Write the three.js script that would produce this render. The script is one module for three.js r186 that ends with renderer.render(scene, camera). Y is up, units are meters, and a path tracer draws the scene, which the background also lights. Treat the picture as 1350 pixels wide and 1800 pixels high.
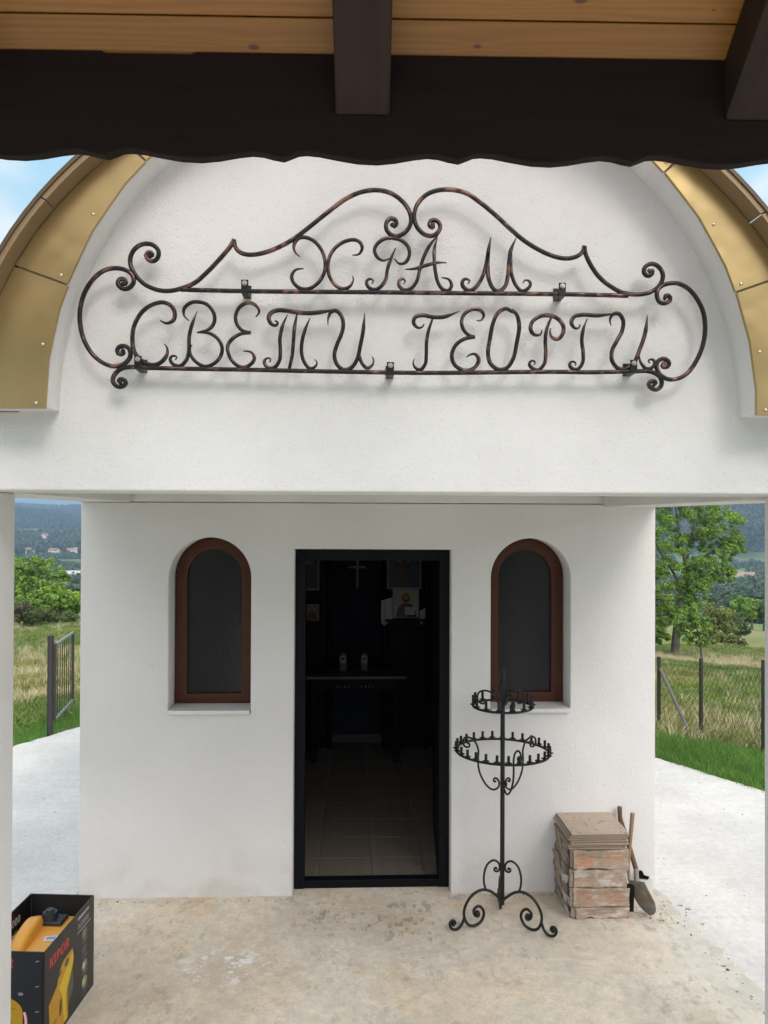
import * as THREE from 'three';
import { mergeGeometries, mergeVertices, toCreasedNormals } from 'three/addons/utils/BufferGeometryUtils.js';
import { RoundedBoxGeometry } from 'three/addons/geometries/RoundedBoxGeometry.js';

// ------------------------------------------------------------------ camera, sky, sun, exposure
const FOCAL = 1380, EYE = 2.24;
const scene = new THREE.Scene();
const camera = new THREE.PerspectiveCamera(2 * Math.atan(900 / FOCAL) * 180 / Math.PI, 0.75, 0.05, 12000);
camera.position.set(0, EYE, 0);
camera.rotation.set(0.5 * Math.PI / 180, -2.28 * Math.PI / 180, 0.004, 'YXZ');
camera.updateMatrixWorld(true);
scene.add(camera);
const renderer = new THREE.WebGLRenderer({ antialias: true });
renderer.setSize(768, 1024);
renderer.toneMapping = THREE.LinearToneMapping;
renderer.toneMappingExposure = 1.92;
renderer.shadowMap.enabled = true;

const lerp = (a, b, t) => a + (b - a) * t, clamp = (x, a = 0, b = 1) => Math.min(b, Math.max(a, x));
const smooth = (a, b, x) => { const t = clamp((x - a) / (b - a)); return t * t * (3 - 2 * t); };
function rng(seed) { let s = seed | 0; return () => { s = (s + 0x6d2b79f5) | 0; let t = Math.imul(s ^ (s >>> 15), 1 | s); t = (t + Math.imul(t ^ (t >>> 7), 61 | t)) ^ t; return ((t ^ (t >>> 14)) >>> 0) / 4294967296; }; }
function hash3(x, y, z) { let h = (Math.imul(x, 374761393) + Math.imul(y, 668265263) + Math.imul(z, 2147483647 - 1274126177)) | 0; h = Math.imul(h ^ (h >>> 13), 1274126177); h ^= h >>> 16; return (h >>> 0) / 4294967296; }
const fade = (t) => t * t * t * (t * (t * 6 - 15) + 10);
function vnoise(x, y, z = 0, px = 0, py = 0) {          // value noise, periodic in x and y when px, py are given
  let i = Math.floor(x), j = Math.floor(y), k = Math.floor(z); const u = fade(x - i), v = fade(y - j), w = fade(z - k);
  const X = (a) => px ? ((a % px) + px) % px : a, Y = (a) => py ? ((a % py) + py) % py : a;
  const c = (a, b, d) => hash3(X(i + a), Y(j + b), k + d);
  return lerp(lerp(lerp(c(0, 0, 0), c(1, 0, 0), u), lerp(c(0, 1, 0), c(1, 1, 0), u), v), lerp(lerp(c(0, 0, 1), c(1, 0, 1), u), lerp(c(0, 1, 1), c(1, 1, 1), u), v), w);
}
function fbm(x, y, z = 0, oct = 5, px = 0, py = 0) { let s = 0, a = 0.5, n = 0; for (let o = 0; o < oct; o++) { s += a * vnoise(x, y, z + o * 17, px, py); n += a; a *= 0.5; x *= 2; y *= 2; z *= 2; px *= 2; py *= 2; } return s / n; }

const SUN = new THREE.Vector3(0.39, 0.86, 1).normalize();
function makeSky() {
  const W = 1536, H = 768, data = new Float32Array(W * H * 4);
  for (let j = 0; j < H; j++) {
    const th = ((j + 0.5) / H - 0.5) * Math.PI, y = Math.sin(th), c = Math.cos(th);
    for (let i = 0; i < W; i++) {
      const ph = ((i + 0.5) / W - 0.5) * 2 * Math.PI, x = Math.cos(ph) * c, z = Math.sin(ph) * c;
      const e = Math.max(0, y), up = smooth(0, 0.55, e);
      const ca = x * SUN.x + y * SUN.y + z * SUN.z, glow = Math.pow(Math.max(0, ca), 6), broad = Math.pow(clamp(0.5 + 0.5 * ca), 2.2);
      let r = lerp(0.40, 0.22, up) + 0.30 * broad, g = lerp(0.56, 0.40, up) + 0.28 * broad, b = lerp(0.57, 0.54, up) + 0.20 * broad;
      const k = 2.6 / (0.25 + e);
      let cl = fbm(x * k + 40, z * k + 13, 3.7, 6);
      cl = smooth(0.40, 0.66, cl + 0.34 * (broad - 0.32)) * smooth(0.02, 0.18, e);
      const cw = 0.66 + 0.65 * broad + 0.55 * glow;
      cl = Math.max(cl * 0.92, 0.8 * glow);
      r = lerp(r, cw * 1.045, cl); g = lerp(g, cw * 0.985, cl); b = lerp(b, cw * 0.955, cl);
      if (y < 0) { const t = smooth(0, -0.12, y); r = lerp(r, 0.26, t); g = lerp(g, 0.27, t); b = lerp(b, 0.21, t); }
      const o = (j * W + i) * 4; data[o] = r; data[o + 1] = g; data[o + 2] = b; data[o + 3] = 1;
    }
  }
  const t = new THREE.DataTexture(data, W, H, THREE.RGBAFormat, THREE.FloatType);
  t.mapping = THREE.EquirectangularReflectionMapping; t.magFilter = t.minFilter = THREE.LinearFilter; t.wrapS = THREE.RepeatWrapping; t.needsUpdate = true;
  return t;
}
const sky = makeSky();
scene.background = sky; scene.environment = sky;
const sun = new THREE.DirectionalLight(new THREE.Color(1, 0.94, 0.88), 0.75);
sun.position.copy(SUN).multiplyScalar(40).add(new THREE.Vector3(0, 2, -4)); sun.target.position.set(0, 2, -4);
sun.castShadow = true; sun.shadow.radius = 38; sun.shadow.mapSize.set(2048, 2048);
Object.assign(sun.shadow.camera, { left: -14, right: 14, top: 14, bottom: -14, near: 1, far: 120 });
scene.add(sun, sun.target);
scene.fog = new THREE.FogExp2(new THREE.Color(0.48, 0.72, 1.0), 0.0003);

// ------------------------------------------------------------------ helpers
const used = new Map();
function numbered(name) { const n = used.get(name) || 0; used.set(name, n + 1); return n ? `${name}_${String(n).padStart(3, '0')}` : name; }
function tag(o, label, category, group, kind) { if (label) o.userData.label = label; if (category) o.userData.category = category; if (group) o.userData.group = group; if (kind) o.userData.kind = kind; return o; }
function thing(name, label, category, [x, y, z] = [0, 0, 0], turn = 0, group) { const o = new THREE.Group(); o.name = numbered(name); o.position.set(x, y, z); o.rotation.y = turn; scene.add(o); return tag(o, label, category, group); }
function mesh(name, geo, mat, parent = scene) { const m = new THREE.Mesh(Array.isArray(geo) ? mergeGeometries(geo.map((g) => (g.index ? g.toNonIndexed() : g))) : geo, mat); m.name = parent === scene ? numbered(name) : name; m.castShadow = m.receiveShadow = true; parent.add(m); return m; }
function struct(name, geo, mat) { const m = mesh(name, geo, mat); m.userData.kind = 'structure'; return m; }
const inv = (yaw) => { const c = new THREE.PerspectiveCamera(); c.rotation.set(0.5 * Math.PI / 180, yaw * Math.PI / 180, 0.004, 'YXZ'); c.updateMatrixWorld(true); return c.matrixWorld; };
const MAIN = inv(-2.28);
function at(px, py, d, m = MAIN) { const v = new THREE.Vector3((px - 675) / FOCAL, -(py - 900) / FOCAL, -1).transformDirection(m); v.multiplyScalar(d / -v.z); v.y += EYE; return v; }   // the place a measured direction has on the plane z = -d
function uvBox(g) {                                      // uv in metres, by each face's main direction
  g = g.index ? g.toNonIndexed() : g; const p = g.attributes.position, uv = new Float32Array(p.count * 2), a = new THREE.Vector3(), b = new THREE.Vector3(), c = new THREE.Vector3();
  for (let i = 0; i < p.count; i += 3) {
    a.fromBufferAttribute(p, i); b.fromBufferAttribute(p, i + 1); c.fromBufferAttribute(p, i + 2);
    const n = b.clone().sub(a).cross(c.clone().sub(a)); const X = Math.abs(n.x), Y = Math.abs(n.y), Z = Math.abs(n.z);
    [a, b, c].forEach((v, k) => { const o = (i + k) * 2; if (Z >= X && Z >= Y) { uv[o] = v.x; uv[o + 1] = v.y; } else if (X >= Y) { uv[o] = v.z; uv[o + 1] = v.y; } else { uv[o] = v.x; uv[o + 1] = v.z; } });
  }
  g.setAttribute('uv', new THREE.BufferAttribute(uv, 2)); return g;
}
const swapUV = (g) => { const u = g.attributes.uv; for (let i = 0; i < u.count; i++) { const x = u.getX(i); u.setXY(i, u.getY(i), x); } return g; };
function box(x0, x1, y0, y1, z0, z1, r = 0) { const w = x1 - x0, h = y1 - y0, d = z1 - z0; const g = r ? new RoundedBoxGeometry(w, h, d, 2, r) : new THREE.BoxGeometry(w, h, d); g.translate((x0 + x1) / 2, (y0 + y1) / 2, (z0 + z1) / 2); return uvBox(g); }
function extrude(shape, depth, bevel = 0, seg = 2, curve = 24) { return new THREE.ExtrudeGeometry(shape, bevel ? { depth: depth - 2 * bevel, bevelEnabled: true, bevelThickness: bevel, bevelSize: bevel, bevelOffset: -bevel, bevelSegments: seg, curveSegments: curve } : { depth, bevelEnabled: false, curveSegments: curve }).translate(0, 0, bevel); }
function arc(cx, cy, r, a0, a1, n) { return Array.from({ length: n + 1 }, (_, i) => { const a = lerp(a0, a1, i / n); return new THREE.Vector2(cx + Math.cos(a) * r, cy + Math.sin(a) * r); }); }
function bar(a, b, r, sides = 8) { const d = b.clone().sub(a), g = new THREE.CylinderGeometry(r, r, d.length(), sides); g.applyQuaternion(new THREE.Quaternion().setFromUnitVectors(new THREE.Vector3(0, 1, 0), d.normalize())); return g.translate((a.x + b.x) / 2, (a.y + b.y) / 2, (a.z + b.z) / 2); }
const V = (x, y, z) => new THREE.Vector3(x, y, z);
// a rod along points, with its own radius at every place and, if wanted, vertex colours of brushed patina
function rod(points, radius, { sides = 8, step = 0.008, tone, seed = 0, closed = false, flat = V(0, 0, 1) } = {}) {
  const curve = new THREE.CatmullRomCurve3(points, closed, 'centripetal'); const L = curve.getLength(), N = Math.max(6, Math.ceil(L / step));
  const pos = [], col = [], idx = [], uv = [];
  for (let i = 0; i <= N; i++) {
    const t = i / N, p = curve.getPointAt(closed ? t % 1 : t), T = curve.getTangentAt(closed ? t % 1 : t); let A = flat.clone().cross(T); if (A.lengthSq() < 1e-6) A = V(1, 0, 0); A.normalize(); const B = T.clone().cross(A).normalize(), r = typeof radius === 'function' ? radius(t, t * L, L) : radius;
    for (let k = 0; k < sides; k++) {
      const a = (k + 0.5) / sides * 2 * Math.PI, c = Math.cos(a), s = Math.sin(a); pos.push(p.x + (A.x * c + B.x * s) * r, p.y + (A.y * c + B.y * s) * r, p.z + (A.z * c + B.z * s) * r); uv.push(t * L, k / sides);
      if (tone) { const q = tone(t * L, a, seed); col.push(q[0], q[1], q[2]); }
    }
  }
  for (let i = 0; i < N; i++) for (let k = 0; k < sides; k++) { const a = i * sides + k, b = i * sides + (k + 1) % sides; idx.push(a, b, a + sides, b, b + sides, a + sides); }
  for (const [e, s] of [[0, 1], [N, -1]]) { const q = closed ? 0 : 1; if (!q) break; const c = pos.length / 3, p = curve.getPointAt(e ? 1 : 0); pos.push(p.x, p.y, p.z); uv.push(0, 0); if (tone) col.push(...tone(e ? L : 0, 0, seed)); for (let k = 0; k < sides; k++) { const a = e * sides + k, b = e * sides + (k + 1) % sides; s > 0 ? idx.push(c, b, a) : idx.push(c, a, b); } }
  const g = new THREE.BufferGeometry(); g.setAttribute('position', new THREE.Float32BufferAttribute(pos, 3)); g.setAttribute('uv', new THREE.Float32BufferAttribute(uv, 2)); if (tone) g.setAttribute('color', new THREE.Float32BufferAttribute(col, 3)); g.setIndex(idx); g.computeVertexNormals(); return g.toNonIndexed();
}
// textures
function dataTex(W, H, fn, srgb = true, size = 1) {
  const d = new Uint8Array(W * H * 4), enc = (x) => Math.round(255 * clamp(srgb ? (x <= 0.0031308 ? 12.92 * x : 1.055 * Math.pow(x, 1 / 2.4) - 0.055) : x));
  for (let j = 0; j < H; j++) for (let i = 0; i < W; i++) { const c = fn((i + 0.5) / W, (j + 0.5) / H), o = (j * W + i) * 4; if (typeof c === 'number') d[o] = d[o + 1] = d[o + 2] = enc(c); else { d[o] = enc(c[0]); d[o + 1] = enc(c[1]); d[o + 2] = enc(c[2]); } d[o + 3] = 255; }
  const t = new THREE.DataTexture(d, W, H); t.magFilter = t.minFilter = THREE.LinearFilter; t.wrapS = t.wrapT = THREE.RepeatWrapping; if (srgb) t.colorSpace = THREE.SRGBColorSpace; t.repeat.set(1 / size, 1 / size); t.needsUpdate = true; return t;
}
function canvasTex(W, H, draw, srgb = true) { const c = document.createElement('canvas'); c.width = W; c.height = H; draw(c.getContext('2d'), W, H); const t = new THREE.CanvasTexture(c); if (srgb) t.colorSpace = THREE.SRGBColorSpace; t.wrapS = t.wrapT = THREE.RepeatWrapping; return t; }
const rgb = (r, g, b) => new THREE.Color().setRGB(r, g, b);

// rough plaster: a mesh of short scratches in a fine grain
const stuccoBump = (() => {
  const t = canvasTex(1024, 1024, (x, W, H) => {
    x.fillStyle = '#909090'; x.fillRect(0, 0, W, H); const R = rng(11); x.lineCap = 'round';
    for (let k = 0; k < 15000; k++) {
      const a = R() * 6.283, l = 3 + R() * 12, px = R() * W, py = R() * H, v = R() < 0.55 ? 60 + R() * 60 : 150 + R() * 90, dx = Math.cos(a) * l, dy = Math.sin(a) * l; x.strokeStyle = `rgba(${v | 0},${v | 0},${v | 0},.55)`; x.lineWidth = 1.5 + R() * 2.5;
      for (const ox of [0, W, -W]) for (const oy of [0, H, -H]) { if (px + ox < -20 || px + ox > W + 20 || py + oy < -20 || py + oy > H + 20) continue; x.beginPath(); x.moveTo(px + ox, py + oy); x.quadraticCurveTo(px + ox + dx * 0.5 + R() * 3, py + oy + dy * 0.5 + R() * 3, px + ox + dx, py + oy + dy); x.stroke(); }
    }
  }, false); t.repeat.set(1 / 0.72, 1 / 0.72); return t;
})();
const fineBump = dataTex(512, 512, (u, v) => 0.5 * fbm(u * 64, v * 64, 1, 3, 64, 64) + 0.5 * fbm(u * 8, v * 8, 7, 3, 8, 8), false, 0.7);
const plasterTone = dataTex(512, 512, (u, v) => { const n = fbm(u * 5, v * 5, 2, 6, 5, 5), s = fbm(u * 3, v * 3, 9, 4, 3, 3); const k = 0.70 * (0.90 + 0.20 * n); return [k, k * (0.972 + 0.02 * s), k * (0.95 + 0.035 * s)]; }, true, 2.3);
const M = {};
M.stucco = new THREE.MeshStandardMaterial({ map: plasterTone, roughness: 0.95, bumpMap: stuccoBump, bumpScale: 0.0042 });
M.plaster = new THREE.MeshStandardMaterial({ map: plasterTone, roughness: 0.93, bumpMap: fineBump, bumpScale: 0.003 });
M.gold = new THREE.MeshStandardMaterial({ color: rgb(0.39, 0.29, 0.132), metalness: 0.65, roughness: 0.33, bumpMap: dataTex(256, 256, (u, v) => fbm(u * 4, v * 4, 5, 3, 4, 4), false, 0.8), bumpScale: 0.006 });
M.goldShaded = new THREE.MeshStandardMaterial({ color: rgb(0.27, 0.19, 0.105), metalness: 0.3, roughness: 0.5 });  // darker copy of the gold, shade under the eave put into the colour
M.edge = new THREE.MeshStandardMaterial({ color: rgb(0.10, 0.07, 0.04), metalness: 0.3, roughness: 0.5 });
M.screw = new THREE.MeshStandardMaterial({ color: rgb(0.62, 0.58, 0.5), metalness: 0.8, roughness: 0.3 });
M.black = new THREE.MeshPhysicalMaterial({ color: rgb(0.0045, 0.005, 0.007), specularIntensity: 0.22, roughness: 0.5 });
M.blackIron = new THREE.MeshStandardMaterial({ color: rgb(0.013, 0.013, 0.015), metalness: 0.35, roughness: 0.38, bumpMap: fineBump, bumpScale: 0.0008 });
M.patina = new THREE.MeshStandardMaterial({ vertexColors: true, metalness: 0.55, roughness: 0.42 });
M.marble = new THREE.MeshStandardMaterial({ map: dataTex(256, 256, (u, v) => { const k = 0.62 + 0.12 * fbm(u * 6, v * 6, 3, 5, 6, 6); return [k, k, k * 1.01]; }, true, 0.6), roughness: 0.35 });
const woodTex = (base, dark, period, seed, size, gain = 1) => dataTex(512, 256, (u, v) => { const w = fbm(u * 2, v * 6, seed, 3, 2, 6), g = fbm(u * 3 + 0, v * 60, seed + 3, 4, 3, 60), r = 0.5 + 0.5 * Math.sin((v * period + w * 2.2) * 6.283); const k = clamp(gain * (0.45 * g + 0.4 * r * g + 0.1)); return base.map((b, i) => lerp(b, dark[i], k)); }, true, size);
M.pine = new THREE.MeshStandardMaterial({ map: woodTex([0.62, 0.31, 0.085], [0.40, 0.165, 0.036], 4, 21, 0.6), roughness: 0.5 });
M.darkWood = new THREE.MeshPhysicalMaterial({ specularIntensity: 0.25, map: woodTex([0.017, 0.0075, 0.007], [0.008, 0.0045, 0.0042], 3, 31, 0.5), roughness: 0.7 });
M.rafterWood = new THREE.MeshPhysicalMaterial({ specularIntensity: 0.4, map: woodTex([0.042, 0.024, 0.018], [0.02, 0.011, 0.009], 3, 41, 0.5), roughness: 0.6 });
M.frameWood = new THREE.MeshPhysicalMaterial({ specularIntensity: 0.35, map: woodTex([0.092, 0.034, 0.018], [0.055, 0.019, 0.012], 3, 51, 0.4, 0.8), roughness: 0.4 });
M.glass = new THREE.MeshPhysicalMaterial({ color: rgb(0.045, 0.044, 0.047), transmission: 0.6, thickness: 0, specularIntensity: 0.6, roughness: 0.16, bumpMap: dataTex(256, 256, (u, v) => fbm(u * 16, v * 16, 4, 2, 16, 16), false, 0.3), bumpScale: 0.0007 });
M.interiorShade = new THREE.MeshStandardMaterial({ map: dataTex(256, 256, (u, v) => { const k = 0.6 + 0.8 * fbm(u * 5, v * 5, 8, 5, 5, 5); return [0.020 * k, 0.021 * k, 0.034 * k]; }, true, 1.6), roughness: 0.9 });  // near-black tone stands in for the unlit interior
M.interiorWood = new THREE.MeshPhysicalMaterial({ specularIntensity: 0.15, map: woodTex([0.016, 0.012, 0.012], [0.008, 0.006, 0.007], 4, 61, 0.6), roughness: 0.45 });  // wood tone pushed towards black to deepen the interior shade

// ------------------------------------------------------------------ ground and hills
const EX = 0.1, EZ = -5.5;
const profile = [[-9, -0.03], [0, -0.03], [0.5, -0.05], [1.8, -0.33], [3, -0.63], [3.7, -0.8], [40, -5.6], [70, -8.6], [140, -16], [290, -32], [490, -46], [1000, -53], [9000, -53]];
function prof(s) { for (let i = 1; i < profile.length; i++) if (s <= profile[i][0]) { const [a, b] = profile[i - 1], [c, d] = profile[i]; return lerp(b, d, (s - a) / (c - a)); } return -53; }
function ground(x, z) {
  const X = x - EX, Z = z - EZ, r = Math.hypot(X, Z), sa = X / (r + 1e-6), back = smooth(0.35, -0.2, Z / (r + 1e-6));
  const edge = lerp(lerp(4.35, 3.45, smooth(-0.3, 0.5, sa)), 10, 1 - back);
  let s = r - edge; let h = prof(s * (s > 0 ? lerp(lerp(0.72, 1, smooth(70, 180, s)), 1, smooth(-0.2, 0.5, sa)) : 1));
  const bump = smooth(3, 12, s);
  h += bump * ((fbm(x * 0.25, z * 0.25, 3, 3) - 0.5) * 0.7 + (fbm(x * 0.05, z * 0.05, 6, 3) - 0.5) * 1.2 * smooth(8, 40, s)) + smooth(1.5, 4, s) * (fbm(x * 1.3, z * 1.3, 9, 2) - 0.5) * 0.16;
  if (r > 900) {
    const amp = lerp(84, 470, smooth(-0.15, 0.3, sa)), n = fbm(x * 0.0011 + 5, z * 0.0011 + 2, 1, 5), up = smooth(950, 3500, r);
    h += up * amp * (0.75 + 0.5 * n) + smooth(1000, 1700, r) * (fbm(x * 0.004, z * 0.004, 2, 4) - 0.45) * 60 * smooth(0, 1, up + 0.2);
  }
  return h;
}
const greenNear = [0.075, 0.17, 0.024], fieldGreen = [0.165, 0.205, 0.042], fieldDry = [0.27, 0.25, 0.11], forestC = [0.022, 0.042, 0.020], meadow = [0.13, 0.24, 0.05];
function groundColor(x, z) {
  const r = Math.hypot(x - EX, z - EZ), d = -z, mix = (a, b, t) => a.map((q, i) => lerp(q, b[i], t));
  const edge = lerp(4.35, 3.45, smooth(-0.3, 0.5, (x - EX) / r)), s = r - edge;
  let dry = smooth(0.46, 0.62, fbm(x * 0.16, z * 0.16, 12, 4)) * 0.75;
  if (x < 0) dry = Math.max(dry * 0.6, 0.35 * smooth(13, 16, d) * smooth(30, 24, d)); else dry = Math.max(dry * 0.55, 0.8 * smooth(34, 38, d) * smooth(48, 44, d));
  let c = mix(greenNear, mix(fieldGreen, fieldDry, dry), smooth(1.2, 2.6, s + (fbm(x * 1.5, z * 1.5, 4, 2) - 0.5)));
  if (r > 55) {
    const cx = Math.floor(x / 90 + fbm(x * 0.01, z * 0.01, 3, 2) * 1.5), cz = Math.floor(z / 60), q = hash3(cx, cz, 5);
    const f = q < 0.35 ? meadow : q < 0.6 ? [0.15, 0.23, 0.06] : q < 0.8 ? [0.24, 0.24, 0.10] : [0.07, 0.11, 0.035];
    c = mix(c, f, smooth(55, 110, r));
    c = mix(c, mix(forestC, [0.075, 0.10, 0.04], smooth(0.5, 0.68, fbm(x * 0.006, z * 0.006, 8, 4))), smooth(1020, 1250, r));
    c = mix(c, [0.20, 0.17, 0.13], smooth(0.66, 0.74, fbm(x * 0.01, z * 0.01, 28, 4)) * smooth(1300, 1600, r) * 0.6);
  }
  return c;
}
{
  const radii = [0]; for (let r = 3; r < 7000; r *= 1 + Math.min(0.055, 0.012 + r * 0.0004)) radii.push(r); radii.push(9000);
  const az = []; for (let k = 0; k < 360; k++) { const a = k / 360 * 2 * Math.PI; az.push(a); const s = Math.cos(a), front = Math.sin(a) < 0 && Math.abs(s) > 0.15 && Math.abs(s) < 0.62; if (front) { az.push(a + Math.PI / 540); az.push(a + Math.PI / 270); } }
  const pos = [], col = [], uv = [], idx = [], n = az.length;
  for (const r of radii) for (const a of az) { const x = EX + Math.cos(a) * r, z = EZ + Math.sin(a) * r; pos.push(x, ground(x, z), z); col.push(...groundColor(x, z)); uv.push(x, z); }
  for (let i = 0; i < radii.length - 1; i++) for (let k = 0; k < n; k++) { const a = i * n + k, b = i * n + (k + 1) % n; idx.push(a, b, a + n, b, b + n, a + n); }
  for (let i = 0; i < idx.length; i += 3) { const t = idx[i + 1]; idx[i + 1] = idx[i + 2]; idx[i + 2] = t; }
  const g = new THREE.BufferGeometry(); g.setAttribute('position', new THREE.Float32BufferAttribute(pos, 3)); g.setAttribute('color', new THREE.Float32BufferAttribute(col, 3)); g.setAttribute('uv', new THREE.Float32BufferAttribute(uv, 2)); g.setIndex(idx); g.computeVertexNormals();
  if (g.attributes.normal.getY(n * 5) < 0) { const nn = g.attributes.normal; for (let i = 0; i < nn.count; i++) nn.setXYZ(i, -nn.getX(i), -nn.getY(i), -nn.getZ(i)); const ix = g.index.array; for (let i = 0; i < ix.length; i += 3) { const t = ix[i + 1]; ix[i + 1] = ix[i + 2]; ix[i + 2] = t; } }
  struct('ground', g, new THREE.MeshStandardMaterial({ vertexColors: true, roughness: 1, map: dataTex(512, 512, (u, v) => 0.72 + 0.5 * (fbm(u * 12, v * 12, 4, 5, 12, 12) - 0.1), false, 5) }));
}
// outer pavement of pale concrete
const pavementTex = dataTex(1024, 1024, (u, v) => { const n = fbm(u * 6, v * 6, 3, 6, 6, 6), f = fbm(u * 90, v * 90, 5, 2, 90, 90), s = smooth(0.84, 0.9, vnoise(u * 150, v * 150, 15.5, 150, 150)); const k = 0.62 * (0.80 + 0.34 * n) * (0.92 + 0.15 * f) * (0.96 + 0.08 * fbm(u * 10, v * 120, 8, 3, 10, 120)) * (1 - 0.22 * s); return [k * 0.98, k * 0.955, k * 0.91]; }, true, 2.6);
const pavementBump = dataTex(512, 512, (u, v) => 0.6 * fbm(u * 40, v * 40, 5, 3, 40, 40) + 0.4 * fbm(u * 9, v * 9, 2, 3, 9, 9), false, 1.3);
function slab(outline, top, thick, mat, name, bevel = 0) { const s = new THREE.Shape(outline.map(([x, z]) => new THREE.Vector2(x, -z))); const g = new THREE.ExtrudeGeometry(s, { depth: thick, bevelEnabled: false }); g.rotateX(-Math.PI / 2).translate(0, top - thick, 0); return struct(name, uvBox(g), mat); }
{
  const R = rng(3), rough = (pts, amp, step) => { const out = []; for (let i = 0; i < pts.length; i++) { const a = pts[i], b = pts[(i + 1) % pts.length], L = Math.hypot(b[0] - a[0], b[1] - a[1]), n = Math.max(1, Math.round(L / step)); for (let k = 0; k < n; k++) { const t = k / n; out.push([lerp(a[0], b[0], t) + (R() - 0.5) * amp, lerp(a[1], b[1], t) + (R() - 0.5) * amp]); } } return out; };
  slab(rough([[-6, 7], [6, 7], [5.4, -2.6], [4.35, -4.8], [3.47, -6.35], [2.9, -7.32], [2.2, -8.3], [1.2, -9.3], [-0.6, -9.9], [-2.2, -9.35], [-2.92, -8.61], [-3.33, -7.88], [-4.0, -6.4], [-4.8, -3.6]], 0.025, 0.06), -0.012, 0.09, new THREE.MeshStandardMaterial({ map: pavementTex, roughness: 0.95, bumpMap: pavementBump, bumpScale: 0.007 }), 'pavement');
  // porch floor: stained screed with a chipped edge
  const fx0 = -1.9, fx1 = 2.05, fz0 = -4.95, fz1 = -1.9;
  const spots = Array.from({ length: 190 }, () => { const c = R(); return { x: R() * (fx1 - fx0), y: R() * (fz1 - fz0), r: 0.004 + R() * R() * 0.032, d: c < 0.65 ? 1 : -1, e: 0.4 + R() * 0.5 }; });
  const W = 1536, H = 1186, field = new Float32Array(W * H);
  for (const s of spots) { const px = s.x / (fx1 - fx0) * W, py = s.y / (fz1 - fz0) * H, pr = s.r / (fx1 - fx0) * W * 2.2; for (let j = Math.max(0, py - pr | 0); j < Math.min(H, py + pr); j++) for (let i = Math.max(0, px - pr | 0); i < Math.min(W, px + pr); i++) { const q = Math.hypot(i - px, (j - py) * 1.4) / pr + (fbm(i * 0.11, j * 0.11, 6, 3) - 0.5) * 1.5; field[j * W + i] += s.d * s.e * smooth(0.5, 0.25, q); } }
  const map = dataTex(W, H, (u, v) => {
    const x = u * (fx1 - fx0), y = v * (fz1 - fz0), wx = fx0 + x, wz = fz1 - y;
    const a = fbm(x * 1.6, y * 1.6, 31, 5), b = fbm(x * 5, y * 5, 12, 5), c = fbm(x * 24, y * 24, 8, 4), f = fbm(x * 110, y * 110, 4, 2);
    let k = 0.60 * (0.74 + 0.34 * a + 0.18 * b) * (0.82 + 0.30 * c) * (0.88 + 0.24 * f);
    const warm = smooth(0.42, 0.62, fbm(x * 2.2 + 4, y * 2.2, 55, 4));
    let col = [k * lerp(1.0, 1.02, warm), k * lerp(0.895, 0.865, warm), k * lerp(0.74, 0.68, warm)];
    const pit2 = smooth(0.60, 0.70, fbm(x * 34, y * 20, 177, 3)) * Math.max(smooth(1.15, 1.75, wx), smooth(0.75, 0.3, Math.hypot(wx - 0.2, (wz + 4.45) * 1.6))) * smooth(0.45, 0.6, fbm(x * 4, y * 4, 190, 3)); col = col.map((q) => q * (1 - 0.34 * pit2)); const pit = smooth(0.64, 0.74, fbm(x * 30, y * 17, 77, 3)) * smooth(0.5, 0.62, fbm(x * 3, y * 3, 90, 3)); col = col.map((q) => q * (1 - 0.15 * pit));
    const s = field[Math.min(H - 1, v * H | 0) * W + Math.min(W - 1, u * W | 0)]; if (s > 0) col = col.map((q, i) => lerp(q, [0.30, 0.27, 0.215][i], clamp(s) * 0.2)); else if (s < 0) col = col.map((q, i) => lerp(q, [0.56, 0.53, 0.47][i], clamp(-s) * 0.3));
    const rustA = smooth(0.66, 0.76, fbm(x * 4 + 9, y * 4, 121, 4)); col = [col[0] * (1 - 0.05 * rustA), col[1] * (1 - 0.09 * rustA), col[2] * (1 - 0.16 * rustA)];
    const chips = smooth(0.63, 0.67, fbm(x * 26, y * 40, 140, 3)) * smooth(0.34, 0.1, Math.hypot((wx + 0.62) * 1.0, (wz + 3.97) * 1.5)); col = col.map((q) => lerp(q, 0.74, chips * 0.85));
    const edge = smooth(1.5, 1.95, wx + (b - 0.5) * 0.5); col = col.map((q, i) => lerp(q, [0.56, 0.545, 0.49][i], 0.75 * edge));
    const damp = smooth(0.52, 0.62, fbm(x * 7, y * 7, 160, 4)) * smooth(1.72, 1.86, wx) * smooth(2.02, 1.9, wx); col = col.map((q, i) => lerp(q, [0.30, 0.33, 0.27][i], damp * 0.3));
    return col;
  });
  map.wrapS = map.wrapT = THREE.ClampToEdgeWrapping;
  const out = rough([[fx0 + 0.05, fz1], [1.99, fz1], [1.97, -3.7], [1.86, -4.63], [1.83, -4.95], [-1.6, -4.95], [-1.72, -4.3]], 0.045, 0.045);
  const s = new THREE.Shape(out.map(([x, z]) => new THREE.Vector2(x, -z))); const g = uvBox(new THREE.ExtrudeGeometry(s, { depth: 0.012, bevelEnabled: true, bevelThickness: 0.004, bevelSize: 0.008, bevelOffset: -0.008, bevelSegments: 1 }).rotateX(-Math.PI / 2).translate(0, -0.016, 0));
  const p = g.attributes.position, uv = g.attributes.uv; for (let i = 0; i < p.count; i++) uv.setXY(i, (p.getX(i) - fx0) / (fx1 - fx0), (fz1 - p.getZ(i)) / (fz1 - fz0));
  struct('porch_floor', g, new THREE.MeshStandardMaterial({ map, roughness: 0.9, bumpMap: (() => { const t = pavementBump.clone(); t.repeat.set(3.0, 2.4); return t; })(), bumpScale: 0.005 }));
}

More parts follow.
